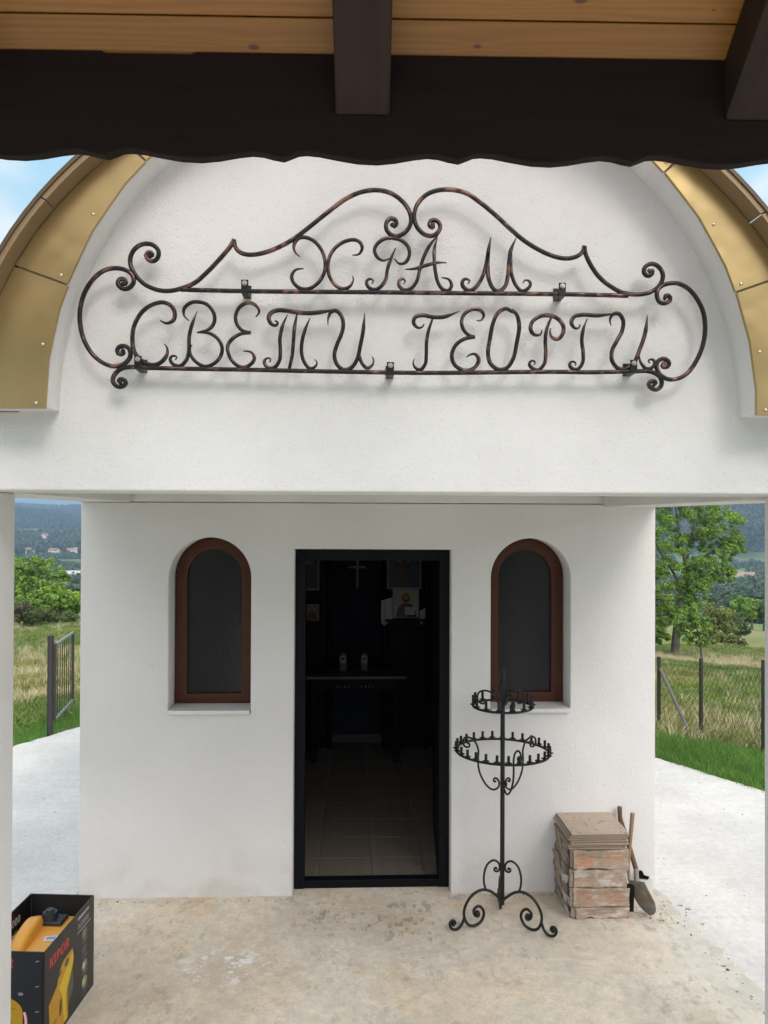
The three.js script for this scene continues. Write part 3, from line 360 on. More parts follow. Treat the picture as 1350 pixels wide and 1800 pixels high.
// ------------------------------------------------------------------ candle stand
{
  const cs = thing('candle_stand', 'black wrought iron candle stand with two rings of candle cups beside the doorway', 'candle stand', [0.835, 0, -4.33]);
  mesh('pole', [rod([V(0, 0.112, 0), V(0, 1.345, 0)], 0.0125, { sides: 12, flat: V(1, 0, 0), step: 0.3 })], M.blackIron, cs);
  mesh('finial', new THREE.LatheGeometry([[0.001, 1.343], [0.021, 1.345], [0.021, 1.352], [0.012, 1.356], [0.011, 1.366], [0.016, 1.372], [0.016, 1.378], [0.010, 1.384], [0.014, 1.392], [0.013, 1.4], [0.0085, 1.405], [0.011, 1.412], [0.007, 1.419], [0.001, 1.421]].map(([x, y]) => new THREE.Vector2(x, y)), 18), M.blackIron, cs);
  const ringAt = (r, y, tilt) => { const g = new THREE.TorusGeometry(r, 0.0075, 8, 72); g.rotateX(Math.PI / 2).scale(1, 0.9, 1); return g; };
  const cup = (h) => [new THREE.LatheGeometry([[0.0005, 0.0], [0.0165, 0.001], [0.0195, 0.0045], [0.0185, 0.0055], [0.008, 0.004], [0.0075, 0.006]].map(([x, y]) => new THREE.Vector2(x, y)), 14).toNonIndexed(), new THREE.LatheGeometry([[0.0076, 0.004], [0.0078, h], [0.0062, h], [0.0060, h - 0.012], [0.0005, h - 0.013]].map(([x, y]) => new THREE.Vector2(x, y)), 12).toNonIndexed()];
  const low = new THREE.Group(), cupLow = mergeGeometries(cup(0.040)), cupHigh = mergeGeometries(cup(0.054));
  for (const [r, y, n, g, ph] of [[0.256, 0.955, 27, cupLow, 0.05], [0.163, 1.205, 14, cupHigh, 0.2]]) {
    const ring = mesh('ring', ringAt(r, y), M.blackIron, cs); ring.position.y = y; ring.rotation.z = y < 1 ? -0.012 : 0.004; ring.rotation.x = -0.012;
    for (let k = 0; k < n; k++) { const a = (k + ph) / n * 2 * Math.PI; const c = mesh('candle_cup', g, M.blackIron, ring); c.position.set(Math.cos(a) * r, 0.006, Math.sin(a) * r); }
  }
  // scroll arms and feet lie in upright planes round the pole
  const plane = (pts, ang) => pts.map(([r, y]) => V(Math.cos(ang) * r, y, Math.sin(ang) * r));
  const K = 0.000535, up = (pts, y0 = 921, h0 = 0.967) => pts.map(([x, y]) => [(660 - x) * K * 1.12, h0 + (y0 - y) * K]);
  const lowArm = up([[600, 1255], [588, 1270], [575, 1255], [585, 1232], [612, 1235], [628, 1270], [620, 1320], [570, 1352], [520, 1325], [465, 1245], [432, 1140], [428, 1040], [430, 960], [400, 880], [340, 838], [295, 850], [282, 905], [305, 940], [340, 935], [345, 908], [322, 900]]);
  const highArm = up([[628, 470], [600, 420], [560, 355], [500, 333], [440, 352], [420, 400], [425, 440], [455, 470], [488, 465], [490, 432], [470, 420], [462, 438]], 448, 1.221);
  const angs = [Math.PI + 0.42, -0.42, Math.PI / 2 - 0.25];                             // left and right a little to the back, one to the front
  for (const [i, a] of angs.entries()) {
    const f = V(-Math.sin(a), 0, Math.cos(a));
    mesh('scroll_arm', rod(plane(lowArm, a), 0.0055, { flat: f, step: 0.006 }), M.blackIron, cs);
    mesh('scroll_arm', rod(plane(highArm, a), 0.0055, { flat: f, step: 0.006 }), M.blackIron, cs);
  }
  const foot = (pts) => pts.map(([x, y]) => { const r = (660 - x) * K * 1.03; return [r, (1326 + r / 0.29 * 62 - y) * 0.00055 + 0.007]; });
  const leg = foot([[652, 1095], [600, 1050], [530, 1005], [450, 992], [360, 1030], [290, 1110], [255, 1200], [262, 1280], [300, 1338], [360, 1348], [430, 1310], [465, 1230], [440, 1170], [400, 1155], [360, 1190], [365, 1240], [400, 1255], [415, 1230], [395, 1220]]);
  const toe = foot([[256, 1270], [225, 1345], [180, 1383], [130, 1378], [106, 1340], [120, 1302], [152, 1300], [163, 1328], [142, 1334]]);
  const heart = foot([[486, 1000], [465, 920], [467, 830], [500, 740], [560, 697], [610, 712], [632, 760], [620, 800], [588, 806], [572, 788], [590, 768], [603, 784]]);
  for (const a of [Math.PI - 0.21, 0.53, -Math.PI / 2 + 0.12]) {
    const f = V(-Math.sin(a), 0, Math.cos(a));
    const l = mesh('leg', [rod(plane(leg, a), 0.0078, { flat: f, step: 0.006 }), rod(plane(toe, a), 0.0075, { flat: f, step: 0.006 })], M.blackIron, cs);
    mesh('scroll', rod(plane(heart, a), 0.006, { flat: f, step: 0.006 }), M.blackIron, l);
    const e = leg[leg.length - 1], t = toe[toe.length - 1];
for (const [q, r] of [[e, 0.014], [t, 0.012]]) mesh('knob', new THREE.SphereGeometry(r, 12, 8).translate(Math.cos(a) * q[0], q[1], Math.sin(a) * q[0]), M.blackIron, l);
  }
}

// ------------------------------------------------------------------ stack of tile cartons, loose tiles and tools against the wall
{
  const R = rng(44);
  const face = (seed, tone, white) => dataTex(384, 128, (u, v) => {
    const n = fbm(u * 6, v * 3, seed, 5), st = fbm(u * 7, v * 6, seed + 6, 4), fine = fbm(u * 40, v * 16, seed + 2, 3); let c = [0.36, 0.275, 0.20];
    const zone = Math.max(smooth(0.02, 0.10, u) * smooth(0.40, 0.30, u), 0.8 * smooth(0.56, 0.62, u) * smooth(0.95, 0.82, u)) * smooth(0.08, 0.2, v) * smooth(0.97, 0.85, v); c = c.map((q, i) => lerp(q, tone[i], zone * smooth(0.30, 0.52, n) * 0.9));
    const w = smooth(0.62 - white * 0.22, 0.80 - white * 0.15, st * 0.6 + n * 0.45); c = c.map((q, i) => lerp(q, [0.50, 0.46, 0.42][i], w * (0.35 + 0.45 * white)));
    return c.map((q) => q * (0.72 + 0.36 * n + 0.16 * fine) * (1 - 0.25 * smooth(0.70, 0.76, fbm(u * 6, v * 18, seed + 30, 2)))); });
  const tones = [[0.36, 0.20, 0.15], [0.36, 0.19, 0.13], [0.40, 0.27, 0.22], [0.40, 0.195, 0.11]], whites = [0.75, 0.3, 0.85, 0.1];
  const side = new THREE.MeshStandardMaterial({ roughness: 0.95, map: dataTex(256, 128, (u, v) => { const n = fbm(u * 5, v * 4, 6, 5), st = smooth(0.48, 0.7, fbm(u * 6, v * 22, 9, 4)), d = smooth(0.55, 0.66, fbm(u * 4 + v * 4, v * 3, 19, 4)); const k = 0.36 * (0.7 + 0.5 * n); return [lerp(k, 0.10, d * 0.7) * (1 - 0.3 * st), lerp(k * 0.80, 0.075, d * 0.7) * (1 - 0.3 * st), lerp(k * 0.62, 0.055, d * 0.7) * (1 - 0.3 * st)]; }, true, 0.3) });
  const inner = new THREE.MeshStandardMaterial({ color: rgb(0.33, 0.27, 0.21), roughness: 0.85 });
  const ys = [[0.006, 0.066], [0.070, 0.172], [0.176, 0.276], [0.281, 0.386]], names = ['lowest crumpled tile carton at the bottom of the stack by the wall', 'rust streaked tile carton second from the bottom of the stack', 'pale whitish tile carton with a torn corner, third from the bottom', 'orange brown tile carton, topmost carton under the loose tiles'];
  const shift = [0.004, 0.0, -0.004, 0.003];
  ys.forEach(([y0, y1], i) => {
    const x0 = 1.222 + shift[i], w = 0.338, h = y1 - y0, z0 = -4.685, z1 = -4.375 + [0.004, 0.008, 0.0, 0.003][i];
    const c = thing('tile_carton', names[i], 'carton', [x0 + w / 2, y0, (z0 + z1) / 2], [0.01, -0.012, 0.016, -0.006][i]); const hw = w / 2, hd = (z1 - z0) / 2;
    // a soft cardboard front: bowed sheet with crumpled edges
    const front = (nx, ny, zf, x0, x1) => { const g = new THREE.PlaneGeometry(x1 - x0, h, nx, ny).translate((x0 + x1) / 2, h / 2, 0), p = g.attributes.position; for (let k = 0; k < p.count; k++) { const X = p.getX(k), Y = p.getY(k), u = Y / h; const edge = Math.min(1, Math.min(X - x0, x1 - X) / 0.05 + 0.15); p.setXYZ(k, X + (u < 0.05 || u > 0.95 ? 0 : 0.004 * Math.sin(u * 3.14) * (X < 0 ? 1 : -1)), Y + (u > 0.9 || u < 0.1 ? (fbm(X * 18, i * 3 + u * 2, 7, 3) - 0.5) * 0.02 : 0), zf + 0.013 * (fbm(X * 9, Y * 34, i * 5, 3) - 0.4) - 0.011 * Math.sin(u * 3.14) * edge + (u > 0.96 || u < 0.04 ? -0.004 : 0)); } g.computeVertexNormals(); return g; };
    mesh('front_panel', front(36, 10, hd + [0.004, 0, 0.003, 0.006][i], -hw + [0.03, 0.022, 0.026, 0.018][i], hw - [0.002, -0.005, 0.006, 0.003][i]), new THREE.MeshStandardMaterial({ map: face(7 * i + 3, tones[i], whites[i]), roughness: 0.85, side: THREE.DoubleSide }), c);
    const sp = new THREE.PlaneGeometry(2 * hd - 0.012, h, 14, 6).rotateY(-Math.PI / 2).translate(-hw, h / 2, -0.004), p = sp.attributes.position; for (let k = 0; k < p.count; k++) p.setX(k, p.getX(k) + (fbm(p.getZ(k) * 14, p.getY(k) * 22, i * 4 + 2, 3) - 0.6) * 0.022); sp.computeVertexNormals();
    mesh('side_panel', uvBox(sp), side, c);
    mesh('content', box(-hw + 0.006, hw - 0.008, 0.001, h - 0.002, -hd, hd - 0.016), inner, c);
    if (i < 3) { // tiles seen edge on at the torn corner
      const n = Math.floor(h / 0.0105); for (let k = 0; k < n; k++) mesh('tile', box(-hw + 0.004 + R() * 0.004, -hw + 0.05, 0.0015 + k * 0.0105, 0.0015 + k * 0.0105 + 0.0085, hd - 0.05, hd - 0.010 + R() * 0.004), inner, c);
      const fl = new THREE.PlaneGeometry(0.055, 0.05, 6, 6), q = fl.attributes.position; for (let k = 0; k < q.count; k++) { const X = q.getX(k), Y = q.getY(k); q.setXYZ(k, X + (R() - 0.5) * 0.006, Y - X * 0.35 + (R() - 0.5) * 0.006, Math.sin(X * 40 + i) * 0.012 + Y * 0.2); } fl.rotateY(-0.9).translate(-hw - 0.004, h * 0.5 - 0.012, hd - 0.04); fl.computeVertexNormals(); mesh('torn_flap', uvBox(fl), new THREE.MeshStandardMaterial({ color: rgb(0.46, 0.43, 0.38), roughness: 0.9, side: THREE.DoubleSide }), c);
    }
  });
  const tex = dataTex(256, 256, (u, v) => { const n = fbm(u * 4, v * 4, 15, 5), s = smooth(0.76, 0.80, fbm(u * 16, v * 16, 26, 2)); const k = 0.44 * (0.86 + 0.25 * n) * (1 - 0.45 * s); return [k, k * 0.79, k * 0.62]; }, true, 0.33), tm = new THREE.MeshStandardMaterial({ map: tex, roughness: 0.6 }), te = new THREE.MeshStandardMaterial({ color: rgb(0.27, 0.205, 0.155), roughness: 0.8 });
  const lab = ['lowest loose beige floor tile, lying on the topmost carton', 'second loose floor tile from the bottom of the pile', 'third loose floor tile from the bottom of the pile', 'middle loose floor tile of the pile on the cartons', 'third loose floor tile from the top of the pile', 'second loose floor tile, right under the top one', 'topmost beige floor tile with small dark specks on the stack'];
  for (let k = 0; k < 7; k++) { const t = thing('floor_tile', lab[k], 'tile', [1.388 + (R() - 0.5) * 0.016 + (k === 6 ? 0.006 : 0), 0.389 + k * 0.0128, -4.535 + (R() - 0.5) * 0.014], (R() - 0.5) * 0.03, 'loose floor tiles on the cartons'); mesh('glazed_face', box(-0.164, 0.164, 0.0075, 0.009, -0.164, 0.164, 0.0006), tm, t); mesh('body', box(-0.165, 0.165, 0, 0.0076, -0.165, 0.165, 0.001), te, t); }
  // shovel: worn handle behind the stack, blade leaning out to the right
  const handleMat = new THREE.MeshStandardMaterial({ map: woodTex([0.17, 0.10, 0.055], [0.06, 0.035, 0.02], 3, 81, 0.3), roughness: 0.7 }), paleHandle = new THREE.MeshStandardMaterial({ map: woodTex([0.30, 0.20, 0.11], [0.17, 0.10, 0.05], 3, 91, 0.3), roughness: 0.6 }), steel = new THREE.MeshStandardMaterial({ map: dataTex(128, 128, (u, v) => { const k = 0.16 + 0.16 * fbm(u * 6, v * 6, 5, 5), r = smooth(0.52, 0.68, fbm(u * 4, v * 4, 50, 4)); return [k * lerp(1, 1.0, r), k * lerp(0.97, 0.75, r), k * lerp(0.9, 0.5, r)]; }, true, 0.2), metalness: 0.35, roughness: 0.65 });
  const sh = thing('shovel', 'short shovel with a worn brown handle leaning behind the tile stack', 'shovel', [1.70, 0, -4.46]); const o = sh.position, hp = [at(1089, 1418, 4.66), at(1091, 1442, 4.655), at(1099, 1465, 4.64), at(1118, 1528, 4.57)].map((v) => v.sub(o));
  mesh('handle', rod(hp, (t) => t < 0.12 ? 0.0135 : t < 0.3 ? lerp(0.012, 0.0165, (t - 0.12) / 0.18) : 0.0145, { flat: V(0, 0, 1), step: 0.01 }), handleMat, sh);
  const bs = new THREE.Shape(); bs.moveTo(-0.055, 0.21); bs.lineTo(0.055, 0.21); bs.lineTo(0.066, 0.09); bs.quadraticCurveTo(0.055, 0.01, 0, 0); bs.quadraticCurveTo(-0.055, 0.01, -0.066, 0.09);
  const bg = new THREE.ExtrudeGeometry(bs, { depth: 0.004, bevelEnabled: true, bevelThickness: 0.001, bevelSize: 0.001, bevelSegments: 1, curveSegments: 12 }); bg.rotateY(-0.95).rotateZ(0.42).translate(0.0, 0.003, 0.055);
  mesh('blade', uvBox(bg), steel, sh); mesh('socket', rod([hp[3].clone(), V(-0.055, 0.135, -0.02), V(-0.07, 0.17, 0.0)].slice(0, 2), 0.015, { flat: V(0, 0, 1) }), steel, sh);
  const tr = thing('hand_tool', 'small hand tool with a pale wooden handle standing against the cartons', 'hand tool', [1.62, 0, -4.47]), to = tr.position; const a = at(1112, 1429, 4.5).sub(to), b = at(1104.5, 1517, 4.46).sub(to), c = at(1106, 1548, 4.44).sub(to);
  mesh('handle', rod([a, a.clone().lerp(b, 0.5), b], (t) => lerp(0.0125, 0.0095, t), { flat: V(0, 0, 1), sides: 10 }), paleHandle, tr);
  mesh('ferrule', rod([b, b.clone().lerp(c, 0.4), c], 0.0085, { flat: V(0, 0, 1) }), steel, tr);
  const ts = new THREE.Shape([[-0.03, 0], [0.026, 0.01], [0.03, 0.16], [-0.012, 0.165]].map(([x, y]) => new THREE.Vector2(x, y))); mesh('blade', uvBox(new THREE.ExtrudeGeometry(ts, { depth: 0.003, bevelEnabled: false })).rotateY(-0.6).translate(c.x, 0.0, c.z), M.blackIron, tr);
  const sc = thing('foam_scrap', 'broken white foam scrap standing behind the shovel blade at the wall corner', 'scrap', [1.752, -0.006, -4.655], -0.2); const ss = new THREE.Shape([[-0.03, 0], [0.045, 0], [0.05, 0.11], [0.032, 0.118], [0.02, 0.108], [-0.025, 0.10]].map(([x, y]) => new THREE.Vector2(x, y)));
  mesh('sheet', uvBox(extrude(ss, 0.012, 0.002, 1)), new THREE.MeshStandardMaterial({ color: rgb(0.66, 0.66, 0.64), roughness: 0.9 }), sc);
  const ds = new THREE.Shape([[-0.05, 0.105], [0.02, 0.102], [0.028, 0.118], [0.0, 0.125], [-0.012, 0.15], [-0.03, 0.152], [-0.032, 0.135], [-0.055, 0.13]].map(([x, y]) => new THREE.Vector2(x, y))); mesh('dark_rim', uvBox(extrude(ds, 0.008)).translate(0, 0, 0.013), M.black, sc);
}

// ------------------------------------------------------------------ open carton with a generator
{
  const bx = thing('generator_carton', 'open black printed cardboard box standing by the left pillar', 'box', [-1.41, -0.004, -3.605], -0.083); const W = 0.306, D = 0.50, H = 0.43, T = 0.005;
  const gen = (x, w, h, flip) => { // printed picture of the yellow machine
    x.save(); if (flip) { x.translate(w, 0); x.scale(-1, 1); }
    x.fillStyle = '#b98b14'; x.beginPath(); x.moveTo(w * 0.08, h * 0.98); x.lineTo(w * 0.02, h * 0.42); x.lineTo(w * 0.32, h * 0.28); x.quadraticCurveTo(w * 0.42, h * 0.05, w * 0.60, h * 0.02); x.lineTo(w * 0.92, h * 0.0); x.quadraticCurveTo(w * 1.0, h * 0.12, w * 0.93, h * 0.26); x.lineTo(w * 0.72, h * 0.52); x.lineTo(w * 0.76, h * 0.96); x.closePath(); x.fill();
    x.fillStyle = '#d3b21a'; x.beginPath(); x.moveTo(w * 0.40, h * 0.36); x.lineTo(w * 0.92, h * 0.05); x.quadraticCurveTo(w * 1.02, h * 0.14, w * 0.92, h * 0.28); x.lineTo(w * 0.66, h * 0.58); x.lineTo(w * 0.70, h * 0.96); x.lineTo(w * 0.60, h * 0.96); x.lineTo(w * 0.52, h * 0.5); x.closePath(); x.fill();
    x.fillStyle = '#56523f'; x.beginPath(); x.moveTo(w * 0.72, h * 0.53); x.lineTo(w * 0.93, h * 0.28); x.lineTo(w * 0.98, h * 0.60); x.lineTo(w * 0.76, h * 0.80); x.closePath(); x.fill();
    x.beginPath(); x.ellipse(w * 0.70, h * 0.11, w * 0.09, h * 0.055, 0, 0, 7); x.fill(); x.fillStyle = '#4a3d12'; x.beginPath(); x.ellipse(w * 0.42, h * 0.16, w * 0.09, h * 0.022, -0.4, 0, 7); x.fill();
    x.beginPath(); x.ellipse(w * 0.46, h * 0.66, w * 0.05, h * 0.13, 0.1, 0, 7); x.fill(); x.fillStyle = '#8c6a10'; x.fillRect(w * 0.10, h * 0.74, w * 0.22, h * 0.06); x.fillRect(w * 0.10, h * 0.47, w * 0.12, h * 0.02); x.fillRect(w * 0.12, h * 0.56, w * 0.14, h * 0.015); x.restore();
  };
  const right = canvasTex(1000, 860, (x, w, h) => {
    x.fillStyle = '#1d1c1f'; x.fillRect(0, 0, w, h);
    x.save(); x.translate(56, 190); x.transform(1, 0, -0.12, 1, 0, 0); x.font = 'bold 118px sans-serif'; x.fillStyle = '#c8202c'; x.scale(1.08, 1); x.fillText('KIPOR', 20, 0); x.restore();
    x.fillStyle = '#d6d6d8'; x.font = 'bold 40px sans-serif'; x.fillText('SINEMASTER', 640, 66); x.font = 'bold 72px sans-serif'; x.fillStyle = '#8f9094'; x.fillText('IG3000', 640, 150); x.fillStyle = '#c9c9cc'; x.fillRect(636, 176, 290, 7);
    x.save(); x.translate(70, 250); gen(x, 500, 590); x.restore(); x.fillStyle = '#d8d8da'; x.fillRect(130, 815, 220, 45);
    for (let k = 0; k < 4; k++) { const cy = 250 + k * 150; x.fillStyle = ['#6b5a54', '#3c3a3e', '#7d7c6a', '#8c8e6a'][k]; x.beginPath(); x.ellipse(790, cy, 58, 52, 0, 0, 7); x.fill(); x.fillStyle = ['#8d7a70', '#5a565a', '#c9c8ae', '#b9bd84'][k]; x.beginPath(); x.ellipse(775, cy - 8, 24, 30, 0.3, 0, 7); x.fill(); x.fillStyle = '#8b8b8e'; x.fillRect(735, cy + 62, 130, 5); x.fillStyle = '#525255'; x.fillRect(735, cy + 74, 112, 4); }
    x.fillStyle = '#47474a'; for (let k = 0; k < 6; k++) x.fillRect(735, 775 + k * 9, 90 + (k * 37) % 40, 4);
  });
  const front = canvasTex(612, 860, (x, w, h) => {
    x.fillStyle = '#121620'; x.fillRect(0, 0, w, h); x.save(); x.translate(40, 130); x.transform(1, 0, -0.12, 1, 0, 0); x.font = 'bold 104px sans-serif'; x.fillStyle = '#c8202c'; x.fillText('KIPOR', 0, 0); x.restore();
    x.fillStyle = '#b08a1a'; x.beginPath(); x.moveTo(0, 300); x.quadraticCurveTo(180, 300, 330, 390); x.quadraticCurveTo(440, 430, 440, 520); x.lineTo(440, 780); x.lineTo(0, 800); x.fill(); x.fillStyle = '#8d6d12'; x.fillRect(60, 470, 320, 12); x.fillRect(60, 640, 330, 10);
    x.strokeStyle = '#d9b6b8'; x.lineWidth = 22; x.beginPath(); x.moveTo(452, 500); x.quadraticCurveTo(490, 600, 440, 780); x.stroke(); x.strokeStyle = '#a81d38'; x.lineWidth = 8; x.beginPath(); x.moveTo(464, 500); x.quadraticCurveTo(506, 600, 452, 780); x.stroke();
    x.fillStyle = '#e6e6e8'; x.beginPath(); x.moveTo(380, 860); x.lineTo(410, 770); x.quadraticCurveTo(450, 740, 490, 775); x.lineTo(520, 860); x.fill(); x.fillStyle = '#9a2530'; x.fillRect(430, 800, 40, 60);
    x.strokeStyle = '#b9bcc4'; x.lineWidth = 4; for (const y of [60, 270, 480, 690]) for (const d of [0, 16]) { x.beginPath(); x.moveTo(548 + d, y + 20); x.lineTo(566 + d, y - 8 + 16); x.stroke(); } x.fillStyle = '#7d8088'; x.beginPath(); x.ellipse(420, 350, 24, 14, 0, 0, 7); x.fill();
  });
  const inside = canvasTex(1000, 860, (x, w, h) => { x.fillStyle = '#111013'; x.fillRect(0, 0, w, h); x.save(); x.fillStyle = '#b9babd'; x.font = 'bold 96px sans-serif'; x.fillText('IG3000', 470, 150); x.font = 'bold 44px sans-serif'; x.fillText('SINEMASTER', 470, 230); x.fillStyle = '#8f9093'; x.fillRect(470, 255, 330, 8); x.restore(); });
  const card = new THREE.MeshStandardMaterial({ color: rgb(0.008, 0.008, 0.009), roughness: 0.55 }), print = (t) => new THREE.MeshStandardMaterial({ map: t, roughness: 0.42 });
  const edge = new THREE.MeshStandardMaterial({ color: rgb(0.10, 0.085, 0.07), roughness: 0.9 });
  const panel = (name, w, mat, place, matIn = card) => { const m = mesh(name, place(new THREE.BoxGeometry(w, H, T).translate(0, H / 2, 0)), card, bx); const p = new THREE.PlaneGeometry(w - 0.001, H - 0.002).translate(0, H / 2, T / 2 + 0.0006); mesh('print', place(p), mat, m); mesh('cut_edge', place(new THREE.BoxGeometry(w, 0.0012, T * 0.9).translate(0, H + 0.0006, 0)), edge, m); return m; };
  panel('side_panel', D, print(right), (g) => g.rotateY(Math.PI / 2).translate(W / 2, 0, 0));
  panel('front_panel', W - 2 * T, print(front), (g) => g.translate(0, 0, D / 2 - T / 2));
  panel('rear_panel', W - 2 * T, card, (g) => g.rotateY(Math.PI).translate(0, 0, -D / 2 + T / 2));
  const lp = panel('side_panel', D, card, (g) => g.rotateY(-Math.PI / 2).translate(-W / 2, 0, 0)); mesh('inner_print', new THREE.PlaneGeometry(D - 0.012, H - 0.004).rotateY(Math.PI / 2).translate(-W / 2 + T / 2 + 0.0012, H / 2, 0), print(inside), lp);
  mesh('bottom_panel', box(-W / 2 + 0.004, W / 2 - 0.004, 0.001, 0.006, -D / 2 + 0.005, D / 2 - 0.005), card, bx);
  // generator inside
  const ge = thing('generator', 'yellow portable generator with a carrying handle sitting in the open black box', 'generator', [-1.41, 0.006, -3.605], -0.083);
  const yel = new THREE.MeshStandardMaterial({ color: rgb(0.72, 0.34, 0.045), roughness: 0.38, bumpMap: fineBump, bumpScale: 0.0006 }), dk = new THREE.MeshStandardMaterial({ color: rgb(0.02, 0.022, 0.026), roughness: 0.45 });
  const ps = new THREE.Shape(); ps.moveTo(-0.225, 0); ps.lineTo(0.225, 0); ps.lineTo(0.232, 0.27); ps.quadraticCurveTo(0.23, 0.345, 0.17, 0.352); ps.lineTo(-0.10, 0.352); ps.quadraticCurveTo(-0.225, 0.345, -0.23, 0.24);
  const hull = new THREE.ExtrudeGeometry(ps, { depth: 0.17, bevelEnabled: true, bevelThickness: 0.05, bevelSize: 0.045, bevelOffset: -0.045, bevelSegments: 6, curveSegments: 10 }).translate(0, 0, -0.085).rotateY(Math.PI / 2);
  mesh('housing', toCreasedNormals(hull, 0.7), yel, ge);
  const hs = new THREE.Shape(); hs.moveTo(-0.205, 0.25); hs.bezierCurveTo(-0.205, 0.325, -0.16, 0.375, -0.06, 0.392); hs.bezierCurveTo(0.0, 0.402, 0.06, 0.405, 0.09, 0.385); hs.bezierCurveTo(0.115, 0.365, 0.12, 0.345, 0.125, 0.325); hs.lineTo(-0.17, 0.25);
  mesh('handle', toCreasedNormals(new THREE.ExtrudeGeometry(hs, { depth: 0.022, bevelEnabled: true, bevelThickness: 0.022, bevelSize: 0.02, bevelOffset: -0.012, bevelSegments: 6, curveSegments: 14 }).translate(0, 0, -0.011), 0.9).rotateY(Math.PI / 2 + 0.10).translate(-0.04, 0, 0), yel, ge);
  mesh('fuel_cap', [new THREE.CylinderGeometry(0.032, 0.036, 0.03, 20).toNonIndexed().translate(0.0, 0.385, -0.125), box(-0.05, 0.07, 0.345, 0.37, -0.17, -0.085, 0.008), new THREE.CylinderGeometry(0.018, 0.02, 0.012, 14).toNonIndexed().translate(0.0, 0.405, -0.125)], dk, ge);
  const stickers = canvasTex(128, 96, (x, w, h) => { x.fillStyle = '#e8e9ec'; x.fillRect(0, 0, w, h); x.fillStyle = '#7f93c0'; x.fillRect(12, 10, w - 24, h - 30); });
  mesh('sticker', new THREE.PlaneGeometry(0.052, 0.040).rotateX(-Math.PI / 2).rotateY(0.15).translate(0.072, 0.3545, 0.02), new THREE.MeshStandardMaterial({ map: stickers, roughness: 0.4 }), ge);
  mesh('sticker', new THREE.PlaneGeometry(0.05, 0.04).rotateX(-Math.PI / 2).translate(-0.095, 0.3545, 0.04), new THREE.MeshStandardMaterial({ map: canvasTex(128, 96, (x, w, h) => { x.fillStyle = '#d9d4cf'; x.fillRect(0, 0, w, h); x.fillStyle = '#33343c'; x.fillRect(10, 8, 70, 34); x.fillStyle = '#a85a50'; x.fillRect(10, 56, 90, 26); }), roughness: 0.4 }), ge);
}

